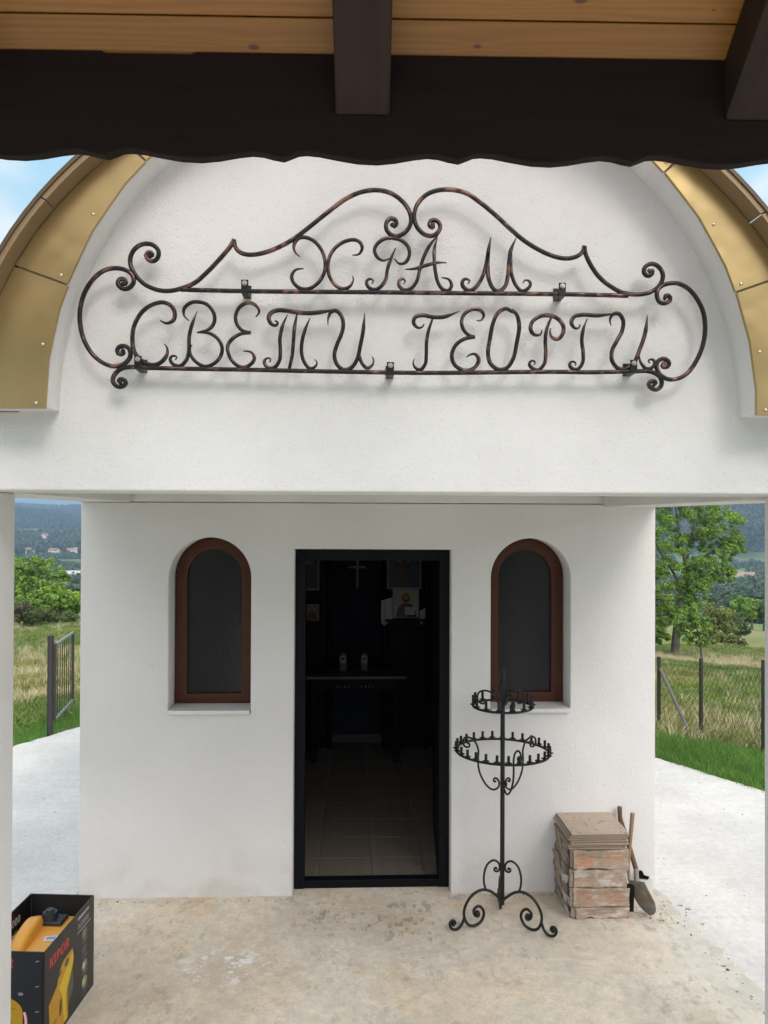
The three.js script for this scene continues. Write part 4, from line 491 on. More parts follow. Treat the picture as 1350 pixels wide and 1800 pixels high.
// ------------------------------------------------------------------ inside the chapel
{
  const ZI = -7.6, R = rng(12);
  const screen = thing('icon_screen', 'dark carved wooden icon screen across the back of the chapel', 'icon screen', [0.1, 0, ZI - 0.06]);
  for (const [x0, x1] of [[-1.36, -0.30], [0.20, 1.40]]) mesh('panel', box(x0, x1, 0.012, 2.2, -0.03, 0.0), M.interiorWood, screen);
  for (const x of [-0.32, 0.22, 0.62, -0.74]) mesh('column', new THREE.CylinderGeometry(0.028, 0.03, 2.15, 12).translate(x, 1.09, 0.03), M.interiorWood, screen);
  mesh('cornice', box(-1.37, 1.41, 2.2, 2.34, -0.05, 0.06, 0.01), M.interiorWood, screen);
  const cr = thing('altar_cross', 'thin pale cross hanging in the dark opening of the icon screen', 'cross', [0.047, 1.57, ZI - 0.02]); const cm = new THREE.MeshStandardMaterial({ color: rgb(0.20, 0.19, 0.18), roughness: 0.5 });
  mesh('upright', box(-0.011, 0.011, 0, 0.30, -0.008, 0.008, 0.003), cm, cr); mesh('crossbar', box(-0.085, 0.085, 0.19, 0.212, -0.009, 0.009, 0.003), cm, cr);
  const icon = (name, label, x, y, w, h, draw, z, lean = 0, fr = 0.012) => { const t = thing(name, label, 'icon', [x, y, z]); t.rotation.x = -lean; mesh('board', box(-w / 2, w / 2, 0, h, -0.02, 0, 0.002), M.iconGold, t); mesh('painting', new THREE.PlaneGeometry(w - 2 * fr, h - 2 * fr).translate(0, h / 2, 0.0008), new THREE.MeshStandardMaterial({ map: canvasTex(256, Math.round(256 * h / w), draw), roughness: 0.45 }), t); return t; };
  M.iconGold = new THREE.MeshStandardMaterial({ color: rgb(0.42, 0.30, 0.19), roughness: 0.5 });
  const saint = (bg, robe, mantle, book, halo = '#c7a15a') => (x, w, h) => {
    const g = x.createLinearGradient(0, 0, w, h); g.addColorStop(0, bg[0]); g.addColorStop(1, bg[1]); x.fillStyle = g; x.fillRect(0, 0, w, h); x.fillStyle = halo; x.beginPath(); x.arc(w * 0.5, h * 0.32, w * 0.27, 0, 7); x.fill();
    x.fillStyle = robe; x.beginPath(); x.moveTo(w * 0.1, h); x.quadraticCurveTo(w * 0.12, h * 0.58, w * 0.42, h * 0.52); x.lineTo(w * 0.62, h * 0.52); x.quadraticCurveTo(w * 0.9, h * 0.58, w * 0.92, h); x.fill(); x.fillStyle = mantle; x.beginPath(); x.moveTo(w * 0.58, h * 0.52); x.quadraticCurveTo(w * 0.92, h * 0.58, w * 0.94, h); x.lineTo(w * 0.58, h); x.fill();
    x.fillStyle = '#2a170e'; x.beginPath(); x.ellipse(w * 0.5, h * 0.34, w * 0.16, h * 0.17, 0, 0, 7); x.fill(); x.fillStyle = '#a87648'; x.beginPath(); x.ellipse(w * 0.5, h * 0.33, w * 0.10, h * 0.11, 0, 0, 7); x.fill(); x.fillStyle = '#2a170e'; x.beginPath(); x.ellipse(w * 0.5, h * 0.44, w * 0.08, h * 0.055, 0, 0, 7); x.fill(); x.fillRect(w * 0.43, h * 0.305, w * 0.045, h * 0.012); x.fillRect(w * 0.53, h * 0.305, w * 0.045, h * 0.012); x.fillStyle = '#8a5c36'; x.fillRect(w * 0.49, h * 0.31, w * 0.02, h * 0.06);
    if (book) { x.fillStyle = '#ddd8c8'; x.fillRect(w * 0.46, h * 0.66, w * 0.2, h * 0.26); x.fillRect(w * 0.68, h * 0.66, w * 0.2, h * 0.26); x.fillStyle = '#6a6458'; for (let k = 0; k < 6; k++) { x.fillRect(w * 0.49, h * (0.69 + k * 0.036), w * 0.14, h * 0.01); x.fillRect(w * 0.71, h * (0.69 + k * 0.036), w * 0.14, h * 0.01); } }
  };
  icon('icon', 'small bright icon of a haloed bearded figure with an open book, leaning on the shelf', 0.515, 1.285, 0.255, 0.30, saint(['#8fa6ae', '#c7b48c'], '#6d2a20', '#24304f', true), ZI + 0.06, 0.06);
  icon('icon', 'large dim blue icon of a robed figure, above the small bright icon on the right', 0.50, 1.56, 0.33, 0.50, saint(['#152840', '#1f3550'], '#3b2018', '#14284a', false, '#8a7d5c'), ZI + 0.01, 0);
  icon('icon', 'large dark icon at the left edge of the icon screen', -0.43, 1.55, 0.22, 0.42, saint(['#1a1712', '#26201a'], '#3a2a1a', '#20222c', false, '#6a5533'), ZI + 0.01, 0);
  icon('icon', 'small reddish icon on the left side of the icon screen', -0.388, 1.262, 0.14, 0.155, saint(['#6a4432', '#7d5a3c'], '#5a2018', '#4a1c1a', false, '#b08a4a'), ZI + 0.05, 0.05);
  const shelf = thing('icon_shelf', 'narrow dark wooden shelf under the small bright icon', 'shelf', [0.515, 1.262, ZI + 0.03]); mesh('board', box(-0.20, 0.20, 0, 0.02, -0.02, 0.12, 0.003), M.interiorWood, shelf); mesh('support', box(-0.012, 0.012, -0.06, 0, -0.02, 0.09), M.interiorWood, shelf);
  const sh2 = thing('icon_shelf', 'narrow dark wooden shelf under the small reddish icon', 'shelf', [-0.388, 1.24, ZI + 0.03]); mesh('board', box(-0.1, 0.1, 0, 0.02, -0.02, 0.10, 0.003), M.interiorWood, sh2); mesh('support', box(-0.012, 0.012, -0.06, 0, -0.02, 0.08), M.interiorWood, sh2);
  const cloth = new THREE.MeshStandardMaterial({ color: rgb(0.62, 0.58, 0.58), roughness: 0.9, side: THREE.DoubleSide });
  const drape = (x0, x1, y0, y1, lab) => { const g = new THREE.PlaneGeometry(x1 - x0, y1 - y0, 12, 10).translate((x0 + x1) / 2, (y0 + y1) / 2, 0), p = g.attributes.position; for (let k = 0; k < p.count; k++) { const u = (p.getX(k) - x0) / (x1 - x0), v = (p.getY(k) - y0) / (y1 - y0); p.setXYZ(k, p.getX(k), p.getY(k) + u * 0.03 * v - (1 - v) * 0.03 * Math.sin(u * 5), 0.012 * Math.sin(u * 9 + v)); } g.computeVertexNormals(); const t = mesh('towel', g, cloth); t.position.z = ZI + 0.09; tag(t, lab, 'towel'); };
  drape(0.275, 0.385, 1.25, 1.46, 'white cloth draped on the left side of the small bright icon'); drape(0.645, 0.70, 1.255, 1.36, 'white cloth end hanging on the right side of the small bright icon');
  // table, lanterns and candles
  const tb = thing('offering_table', 'dark table with slim legs standing in front of the icon screen', 'table', [0.035, 0, -7.38]); mesh('tabletop', box(-0.46, 0.46, 0.775, 0.80, -0.2, 0.2, 0.004), new THREE.MeshStandardMaterial({ map: woodTex([0.16, 0.12, 0.10], [0.08, 0.06, 0.05], 3, 71, 0.5), roughness: 0.4 }), tb); mesh('apron', box(-0.40, 0.40, 0.66, 0.774, -0.16, 0.165, 0.003), M.interiorWood, tb);
  for (const [x, z] of [[-0.38, 0.17], [0.37, 0.17], [-0.38, -0.17], [0.37, -0.17]]) mesh('leg', box(x - 0.028, x + 0.028, 0.011, 0.66, z - 0.028, z + 0.028, 0.004), M.interiorWood, tb);
  for (let k = 0; k < 8; k++) mesh('knob', new THREE.SphereGeometry(0.007, 8, 6).translate(-0.17 + k * 0.034 + (k > 3 ? 0.09 : 0), 0.70 + 0.004 * (k % 2), 0.17), M.screw, tb);
  for (const [i, x] of [-0.086, 0.116].entries()) {
    const l = thing('lantern', i ? 'right hand glass candle lantern on the dark table' : 'left hand glass candle lantern with a reddish picture on the dark table', 'lantern', [x, 0.80, -7.46]);
    mesh('glass', new THREE.LatheGeometry([[0.001, 0.0], [0.036, 0.002], [0.037, 0.1], [0.034, 0.14], [0.02, 0.165], [0.008, 0.172]].map(([a, b]) => new THREE.Vector2(a, b)), 18), new THREE.MeshStandardMaterial({ color: rgb(0.20, 0.19, 0.17), roughness: 0.25 }), l);
    const lb = new THREE.CylinderGeometry(0.0385, 0.0385, 0.07, 14, 1, true, -0.8, 1.6).translate(0, 0.115, 0); mesh('picture', lb, new THREE.MeshStandardMaterial({ map: canvasTex(64, 64, (c, w, h) => { c.fillStyle = '#b9ab93'; c.fillRect(0, 0, w, h); c.fillStyle = i ? '#4a4a4e' : '#7d3226'; c.beginPath(); c.arc(w * 0.5, h * 0.45, w * 0.22, 0, 7); c.fill(); }), roughness: 0.5, side: THREE.DoubleSide }), l);
  }
}

// ------------------------------------------------------------------ gate and wire fence
const postSteel = new THREE.MeshStandardMaterial({ color: rgb(0.055, 0.05, 0.047), metalness: 0.3, roughness: 0.55, bumpMap: fineBump, bumpScale: 0.001 }), zinc = new THREE.MeshStandardMaterial({ color: rgb(0.33, 0.33, 0.33), metalness: 0.5, roughness: 0.45 }), wireMat = new THREE.MeshStandardMaterial({ color: rgb(0.07, 0.07, 0.065), metalness: 0.5, roughness: 0.5 });
{
  const g = thing('field_gate', 'open metal gate with thin bars hung on a round post by the left field', 'gate', [-3.13, 0, -8.3]); const o = g.position;
  mesh('post', [new THREE.CylinderGeometry(0.031, 0.031, 1.1, 20).toNonIndexed().translate(0, 0.455, 0), new THREE.CylinderGeometry(0.033, 0.033, 0.012, 20).toNonIndexed().translate(0, 1.008, 0)], postSteel, g);
  const a = at(97, 1131, 8.3).sub(o), b = at(129, 1110, 9.2).sub(o); const y1 = 0.93, y0 = 0.128, P = (t, y) => V(lerp(a.x, b.x, t), y, lerp(a.z, b.z, t) * 1);
  const dir = P(1, 0).sub(P(0, 0)), L = dir.length(), turn = -Math.atan2(dir.z, dir.x); const place = (x0, x1, ya, yb, t = 0.012) => box(x0, x1, ya, yb, -t, t, 0.003).rotateY(turn).translate(a.x, 0, a.z);
  mesh('rail', place(0.025, L - 0.025, y1 - 0.025, y1), zinc, g); mesh('rail', place(0.025, L - 0.025, y0, y0 + 0.025), zinc, g); mesh('stile', place(0, 0.025, y0, y1, 0.0125), postSteel, g); mesh('stile', place(L - 0.025, L, y0, y1, 0.0125), postSteel, g);
  for (let k = 1; k < 8; k++) { const t = 0.02 + k / 8 * 0.96; mesh('rod', bar(P(t, y0 + 0.02), P(t, y1 - 0.02), 0.005, 6), postSteel, g); }
  for (const y of [0.25, 0.72]) mesh('hinge', [bar(V(0.03, y - 0.03, 0), V(0.03, y + 0.03, 0), 0.011)], postSteel, g);
  const f = thing('wire_fence', 'wire mesh fence on dark posts with a slanting brace along the lawn', 'fence', [4.45, -0.5, -9.6]); const fo = f.position;
  const posts = [[4.385, -11.08, -0.80, 0.285], [4.60, -10.2, -0.66, 0.418], [4.50, -8.43, -0.36, 0.713], [4.36, -6.7, -0.2, 0.85]];
  posts.forEach(([x, z, yb, yt], i) => mesh('post', [new THREE.CylinderGeometry(0.026, 0.027, yt - yb + 0.25, 14).toNonIndexed().translate(x - fo.x, (yt + yb - 0.25) / 2 - fo.y, z - fo.z)], postSteel, f));
  mesh('brace', bar(V(4.39, 0.12, -11.05).sub(fo), V(4.54, -0.68, -10.32).sub(fo), 0.022, 10), new THREE.MeshStandardMaterial({ color: rgb(0.17, 0.16, 0.155), metalness: 0.3, roughness: 0.6 }), f);
  const wires = []; // diamond mesh between the posts
  for (let i = 0; i < 3; i++) { const [xa, za, ya0, ya1] = posts[i], [xb, zb, yb0, yb1] = posts[i + 1]; const L = Math.hypot(xb - xa, zb - za), n = Math.round(L / 0.062), rows = 15, q = (u, v) => V(lerp(xa, xb, u), lerp(lerp(ya0 + 0.02, yb0 + 0.02, u), lerp(ya1 - 0.09, yb1 - 0.09, u), v) + 0.01 * Math.sin(u * 9), lerp(za, zb, u)).sub(fo);
    for (let c = 0; c < n; c++) for (let r = 0; r < rows; r++) { const m = (c + r) % 2; wires.push(bar(q((c + (m ? 0 : 1)) / n, r / rows), q((c + (m ? 1 : 0)) / n, (r + 1) / rows), 0.0022, 3)); }
    for (const v of [0.02, 0.98]) mesh('tension_wire', bar(q(0, v), q(1, v), 0.002, 4), wireMat, f); }
  const w = mesh('wire_mesh', wires, wireMat, f); w.userData.kind = 'stuff';
  const sc = mesh('plastic_scrap', (() => { const g = new THREE.SphereGeometry(0.13, 14, 8).scale(1.25, 0.16, 0.5), p = g.attributes.position; for (let k = 0; k < p.count; k++) { const n = 0.7 + 0.6 * fbm(p.getX(k) * 14, p.getY(k) * 30 + p.getZ(k) * 20, 3, 3); p.setXYZ(k, p.getX(k) * n, p.getY(k) * n, p.getZ(k) * n); } g.computeVertexNormals(); return g; })(), new THREE.MeshStandardMaterial({ color: rgb(0.6, 0.6, 0.56), roughness: 0.7 })); { const p = at(1298, 1308, 8.8); sc.position.set(p.x, ground(p.x, -8.8) + 0.04, -8.8); } tag(sc, 'pale plastic scrap lying in the dry grass at the foot of the fence', 'scrap');
}

// ------------------------------------------------------------------ grass
function tuft(seed, n, h, spread, lean, w) { const R = rng(seed), pos = [], nor = []; for (let k = 0; k < n; k++) { const a = R() * 6.283, r = Math.sqrt(R()) * spread, x = Math.cos(a) * r, z = Math.sin(a) * r, H = h * (0.55 + 0.6 * R()), b = R() * 6.283, l = lean * H * (0.3 + R()), dx = Math.cos(b) * l, dz = Math.sin(b) * l, c = R() * 6.283, wx = Math.cos(c) * w, wz = Math.sin(c) * w; const P0 = [x - wx, -0.02, z - wz], P1 = [x + wx, -0.02, z + wz], Q0 = [x + dx * 0.35 - wx * 0.8, H * 0.55, z + dz * 0.35 - wz * 0.8], Q1 = [x + dx * 0.35 + wx * 0.8, H * 0.55, z + dz * 0.35 + wz * 0.8], T = [x + dx, H, z + dz]; pos.push(...P0, ...P1, ...Q1, ...P0, ...Q1, ...Q0, ...Q0, ...Q1, ...T); } const g = new THREE.BufferGeometry(); g.setAttribute('position', new THREE.Float32BufferAttribute(pos, 3)); g.computeVertexNormals(); return g; }
const leafMat = (o = {}) => new THREE.MeshPhysicalMaterial({ roughness: 0.75, transmission: 0.3, thickness: 0, side: THREE.DoubleSide, ...o });
function scatter(name, label, category, geo, mat, items) { const m = new THREE.InstancedMesh(geo, mat, items.length), q = new THREE.Object3D(); items.forEach((t, i) => { q.position.set(t.x, t.y, t.z); q.rotation.set(0, t.a, 0); q.scale.set(t.s, t.sy ?? t.s, t.s); q.updateMatrix(); m.setMatrixAt(i, q.matrix); m.setColorAt(i, rgb(...t.c)); }); m.name = name; m.castShadow = m.receiveShadow = true; scene.add(m); return tag(m, label, category, null, 'stuff'); }
const inPavement = (x, z) => { const r = Math.hypot(x - EX, z - EZ), sa = (x - EX) / r; return r; };
function sectorPoint(R, side, d0, d1, pw = 1) { const d = Math.pow(lerp(Math.pow(d0, pw), Math.pow(d1, pw), R()), 1 / pw); const k = side < 0 ? lerp(-0.60, -0.22, R()) : lerp(0.24, 0.66, R()); return [k * d, -d]; }
const lawnEdge = (x, z) => { if (x < 0) { const t = (x + 3.33) / 0.41; return -z - lerp(7.88, 8.61, clamp(t, -1.5, 2.5)); } const t = (x - 2.9) / 0.57; return -z - lerp(7.32, 6.35, clamp(t, -2, 2.4)); };   // metres beyond the kerbless pavement edge
{
  const R = rng(101), lawn = [], mid = [], straw = [];
  for (let k = 0; k < 15000; k++) { const side = k % 3 ? 1 : -1, [x, z] = sectorPoint(R, side, 6.2, 12.5); const e = lawnEdge(x, z) * 0.75; if (e < 0.015 || e > (side < 0 ? 1.1 : 2.3) + R() * 0.7) continue; const v = 0.7 + 0.6 * fbm(x * 1.2, z * 1.2, 5, 3); lawn.push({ x, y: ground(x, z), z, a: R() * 6.3, s: 0.8 + 0.5 * R(), sy: 0.7 + 0.7 * R(), c: [0.12 * v * (0.8 + 0.5 * R()), 0.27 * v, 0.035 * v] }); }
  scatter('lawn_grass', 'short bright green grass along the edge of the pavement', 'grass', tuft(1, 12, 0.075, 0.06, 0.6, 0.0028), leafMat(), lawn);
  for (let k = 0; k < 46000; k++) { const side = k % 2 ? 1 : -1, [x, z] = sectorPoint(R, side, 8.5, 60, 1.1); const e = lawnEdge(x, z); if (e < (side < 0 ? 0.8 : 1.7) + R() * 0.5) continue; const d = -z, n = fbm(x * 0.5, z * 0.5, 7, 3), v = 0.65 + 0.7 * n, yl = smooth(0.48, 0.68, fbm(x * 0.22, z * 0.22, 17, 3)); mid.push({ x, y: ground(x, z), z, a: R() * 6.3, s: (0.7 + 0.9 * R()) * (0.8 + d * 0.02), sy: (0.45 + 0.75 * R()) * (1 + d * 0.006), c: [lerp(0.165, 0.27, yl) * v, lerp(0.24, 0.275, yl) * v, lerp(0.035, 0.065, yl) * v] }); }
  scatter('field_grass', 'uneven green and yellowish grass of the sloping field', 'grass', tuft(2, 14, 0.12, 0.15, 0.8, 0.006), leafMat(), mid);
  for (let k = 0; k < 60000; k++) { const side = k % 2 ? 1 : -1, [x, z] = sectorPoint(R, side, 8.4, 58, 1); const d = -z, e = lawnEdge(x, z), n = fbm(x * 0.55, z * 0.4, 23, 3); let p;
    if (side < 0) p = e < 2.2 ? 0 : 0.11 * smooth(12.5, 15.5, d + (n - 0.5) * 6) * smooth(31, 23, d + (n - 0.5) * 10) + 0.03 * smooth(0.5, 0.65, n) + 0.02 * smooth(38, 42, d);
    else { const near = smooth(1.9, 2.5, e) * smooth(4.6, 3.0, e + (n - 0.5) * 3); p = 0.24 * near * smooth(0.46, 0.56, n) + 0.03 * smooth(0.55, 0.65, n) + 0.3 * smooth(35, 38, d) * smooth(50, 45, d) * smooth(0.34, 0.5, n); }
    if (R() > p) continue; const v = 0.75 + 0.5 * R(); straw.push({ x, y: ground(x, z), z, a: R() * 6.3, s: 0.8 + 0.6 * R(), sy: (0.6 + 0.8 * R()) * (d > 30 ? 1.5 : 1), c: [0.58 * v, 0.49 * v, 0.31 * v] }); }
  scatter('dry_grass', 'tall straw coloured dry grass in patches of the field', 'grass', tuft(3, 22, 0.23, 0.17, 0.6, 0.0036), leafMat({ transmission: 0.2 }), straw);
}

// ------------------------------------------------------------------ trees and bushes
function crownGeo(seed, clumps, leaf, palette, squash = 0.8) {
  const R = rng(seed), pos = [], col = [], n3 = V(0, 0, 0), u = V(0, 0, 0), w = V(0, 0, 0);
  for (const c of clumps) { const tone = 0.75 + 0.5 * R(), hue = R(); for (let k = 0; k < c.n; k++) {
    const y = R() * 2 - 1, a = R() * 6.283, q = Math.sqrt(1 - y * y), rr = c.r * Math.cbrt(R()) * (0.8 + 0.5 * R()); const p = V(c.p.x + Math.cos(a) * q * rr, c.p.y + y * rr * squash, c.p.z + Math.sin(a) * q * rr);
    n3.set(Math.cos(a) * q + (R() - 0.5) * 1.4, y + 0.5 + (R() - 0.5) * 1.4, Math.sin(a) * q + (R() - 0.5) * 1.4).normalize(); u.set(R() - 0.5, R() - 0.5, R() - 0.5).cross(n3).normalize(); w.crossVectors(n3, u); const L = leaf * (0.6 + 0.8 * R()), B = L * 0.42, f = 0.18 * L;
    const t = [p.x - u.x * L, p.y - u.y * L, p.z - u.z * L], e = [p.x + u.x * L, p.y + u.y * L - f, p.z + u.z * L], l = [p.x + w.x * B + n3.x * f, p.y + w.y * B + n3.y * f, p.z + w.z * B + n3.z * f], r = [p.x - w.x * B + n3.x * f, p.y - w.y * B + n3.y * f, p.z - w.z * B + n3.z * f];
    pos.push(...t, ...e, ...l, ...t, ...r, ...e); const v = tone * (0.75 + 0.5 * R()), cc = palette[0].map((b, i) => lerp(b, palette[1][i], clamp(hue * 0.7 + R() * 0.4)) * v); for (let m = 0; m < 6; m++) col.push(...cc);
  } }
  const g = new THREE.BufferGeometry(); g.setAttribute('position', new THREE.Float32BufferAttribute(pos, 3)); g.setAttribute('color', new THREE.Float32BufferAttribute(col, 3)); g.computeVertexNormals(); return g;
}
const foliage = leafMat({ vertexColors: true, roughness: 0.6, transmission: 0.4 }), bark = new THREE.MeshStandardMaterial({ map: dataTex(128, 256, (u, v) => { const k = 0.055 + 0.10 * fbm(u * 14, v * 5, 6, 5); return [k, k * 0.88, k * 0.74]; }, true, 1.2), roughness: 0.95 });
const GREEN = [[0.16, 0.30, 0.03], [0.29, 0.45, 0.055]], BRIGHT = [[0.24, 0.41, 0.04], [0.38, 0.55, 0.07]], OLIVE = [[0.19, 0.23, 0.04], [0.28, 0.31, 0.06]], DARK = [[0.075, 0.13, 0.026], [0.13, 0.19, 0.038]], TWIG = [[0.13, 0.13, 0.06], [0.20, 0.19, 0.09]];
function tree(name, label, category, group, seed, base, d, macros, leaf, palette, limbs, trunkR, per = 7, count = 150) {
  const R = rng(seed), b = at(base[0], base[1], d); b.y = Math.min(b.y, ground(b.x, b.z) + 0.3); const t = thing(name, label, category, [b.x, b.y, b.z], 0, group), k = d / FOCAL; const loc = (px, py, dz = 0) => at(px, py, d - dz).sub(b);
  const clumps = []; for (const [px, py, r] of macros) { const R0 = r * k, c = loc(px, py, (R() - 0.5) * R0 * 1.2); for (let i = 0; i < per * 3; i++) { const y = R() * 2 - 1, a = R() * 6.283, q = Math.sqrt(1 - y * y), s = R0 * 0.95 * Math.cbrt(R()); clumps.push({ p: V(c.x + Math.cos(a) * q * s, c.y + y * s * 0.8, c.z + Math.sin(a) * q * s), r: R0 * (0.12 + 0.2 * R()), n: Math.round(count * 0.33 * (0.5 + R())) }); } }
  const [first, ...rest] = limbs; const tm = mesh('trunk', rod(first.map(([x, y]) => loc(x, y)).concat([]).map((v, i) => (i ? v : V(v.x, -0.4, v.z))), (q) => trunkR * lerp(1.15, 0.6, q), { sides: 10, step: 0.25, flat: V(0, 0, 1) }), bark, t);
  for (const l of rest) mesh('limb', rod(l.map(([x, y], i) => loc(x, y, i * (R() - 0.5) * 0.5)), (q) => trunkR * lerp(0.5, 0.12, q), { sides: 7, step: 0.25, flat: V(0, 0, 1) }), bark, t);
  mesh('crown', crownGeo(seed + 1, clumps, leaf, palette), foliage, t); return t;
}
tree('field_tree', 'tall green tree with a bent dark trunk in the right hand field', 'tree', null, 301, [1186, 1138], 48, [[1200, 842, 46], [1250, 858, 40], [1150, 870, 46], [1185, 905, 44], [1232, 900, 40], [1272, 922, 38], [1292, 958, 26], [1268, 972, 28], [1220, 950, 40], [1165, 958, 44], [1240, 1000, 36], [1272, 1006, 22], [1180, 1005, 38], [1140, 1000, 40], [1150, 1045, 36], [1205, 1045, 26], [1172, 1078, 28], [1120, 930, 44], [1110, 1060, 36], [1200, 1080, 20], [1150, 1100, 24], [1160, 1118, 18], [1225, 1030, 30]], 0.088, GREEN,
  [[[1186, 1138], [1191, 1095], [1200, 1045], [1207, 1008]], [[1205, 1020], [1210, 970], [1222, 915], [1230, 880]], [[1207, 1010], [1232, 985], [1262, 962], [1285, 945]], [[1206, 1012], [1200, 960], [1190, 910], [1185, 870]], [[1201, 1040], [1180, 1000], [1160, 970], [1148, 940]], [[1212, 960], [1235, 925], [1262, 905]], [[1222, 990], [1245, 990], [1262, 1000]], [[1194, 1080], [1170, 1062], [1150, 1050]]], 0.24, 9, 270);
tree('young_tree', 'small leafy tree growing just right of the tall tree trunk', 'tree', null, 311, [1234, 1146], 45, [[1225, 1072, 22], [1212, 1090, 20], [1235, 1100, 22], [1205, 1112, 18], [1222, 1122, 18], [1240, 1125, 12], [1195, 1092, 16]], 0.085, GREEN, [[[1234, 1146], [1230, 1125], [1222, 1095]], [[1233, 1140], [1246, 1128], [1254, 1118]], [[1232, 1138], [1215, 1122], [1205, 1110]]], 0.07, 7, 130);
tree('round_tree', 'olive green round tree behind and right of the tall tree', 'tree', null, 321, [1262, 1122], 66, [[1258, 1075, 24], [1275, 1085, 22], [1245, 1090, 22], [1262, 1100, 24], [1280, 1104, 16], [1245, 1108, 16]], 0.12, OLIVE, [[[1262, 1122], [1262, 1100], [1260, 1075]], [[1262, 1105], [1272, 1088]], [[1262, 1108], [1250, 1092]]], 0.12, 9, 150);
tree('low_bush', 'wide low olive bush in front of the round tree', 'bush', null, 331, [1280, 1136], 58, [[1270, 1122, 14], [1290, 1126, 14], [1306, 1132, 10], [1255, 1126, 12]], 0.09, OLIVE, [[[1280, 1136], [1281, 1126]], [[1280, 1134], [1290, 1124]]], 0.05, 8, 110);
tree('dark_bush', 'dark green bush right of the round tree', 'bush', null, 341, [1302, 1118], 72, [[1302, 1098, 14], [1295, 1108, 12], [1310, 1108, 11]], 0.12, DARK, [[[1302, 1118], [1302, 1100]], [[1302, 1112], [1308, 1102]]], 0.08, 8, 130);
for (const [i, [x, y, r, lab, p]] of [[1298, 1058, 16, 'leftmost of the green trees in the far row at the right', GREEN], [1322, 1064, 18, 'middle green tree of the far row at the right', BRIGHT], [1343, 1068, 20, 'dark tree at the right end of the far row, by the pillar', DARK]].entries()) tree('far_tree', lab, 'tree', 'far trees right of the chapel', 351 + i * 10, [x, y + 24], 110, [[x, y, r], [x - 7, y + 10, r * 0.7], [x + 8, y + 8, r * 0.7], [x, y + 16, r * 0.6]], 0.2, p, [[[x, y + 24], [x, y + 12], [x + 1, y]], [[x, y + 14], [x + 5, y + 4]]], 0.16, 8, 120);
tree('broad_tree', 'broad green tree behind the field, seen beside the left pillar', 'tree', null, 401, [56, 1088], 62, [[48, 1000, 30], [78, 1003, 32], [30, 1025, 34], [62, 1028, 36], [95, 1032, 28], [45, 1055, 30], [78, 1058, 26], [10, 1000, 30], [12, 1050, 30], [105, 1015, 16]], 0.125, GREEN, [[[56, 1088], [57, 1060], [58, 1030]], [[57, 1055], [72, 1030], [82, 1010]], [[57, 1050], [42, 1025], [35, 1010]], [[58, 1035], [60, 1005]]], 0.2, 9, 150);
tree('bright_tree', 'bright yellowish green rounded tree in front of the broad tree', 'tree', null, 411, [104, 1098], 54, [[92, 1040, 20], [112, 1048, 22], [98, 1062, 20], [128, 1058, 20], [142, 1062, 16], [120, 1075, 18], [150, 1050, 20], [84, 1072, 12]], 0.11, BRIGHT, [[[104, 1098], [105, 1075], [106, 1050]], [[105, 1072], [122, 1058]], [[105, 1070], [95, 1052]]], 0.14, 9, 150);
for (const [i, [x, y, lab]] of [[34, 1068, 'grey brown thicket under the broad tree, next to the left pillar'], [72, 1078, 'dark thicket in the middle below the broad and bright trees'], [120, 1086, 'dark twiggy thicket at the foot of the bright tree']].entries()) tree('thicket', lab, 'bush', 'thickets below the trees on the left', 421 + i * 10, [x, y + 20], 51, [[x, y, 16], [x - 16, y + 4, 14], [x + 16, y + 4, 14], [x - 8, y + 11, 12], [x + 9, y + 12, 12], [x + 24, y + 9, 12], [x - 18, y + 16, 11], [x, y + 17, 11], [x + 18, y + 17, 11]], 0.085, i ? DARK : TWIG, [[[x, y + 20], [x + 1, y + 8], [x, y]], [[x, y + 16], [x - 10, y + 2]], [[x, y + 16], [x + 11, y + 3]]], 0.04, 8, 120);
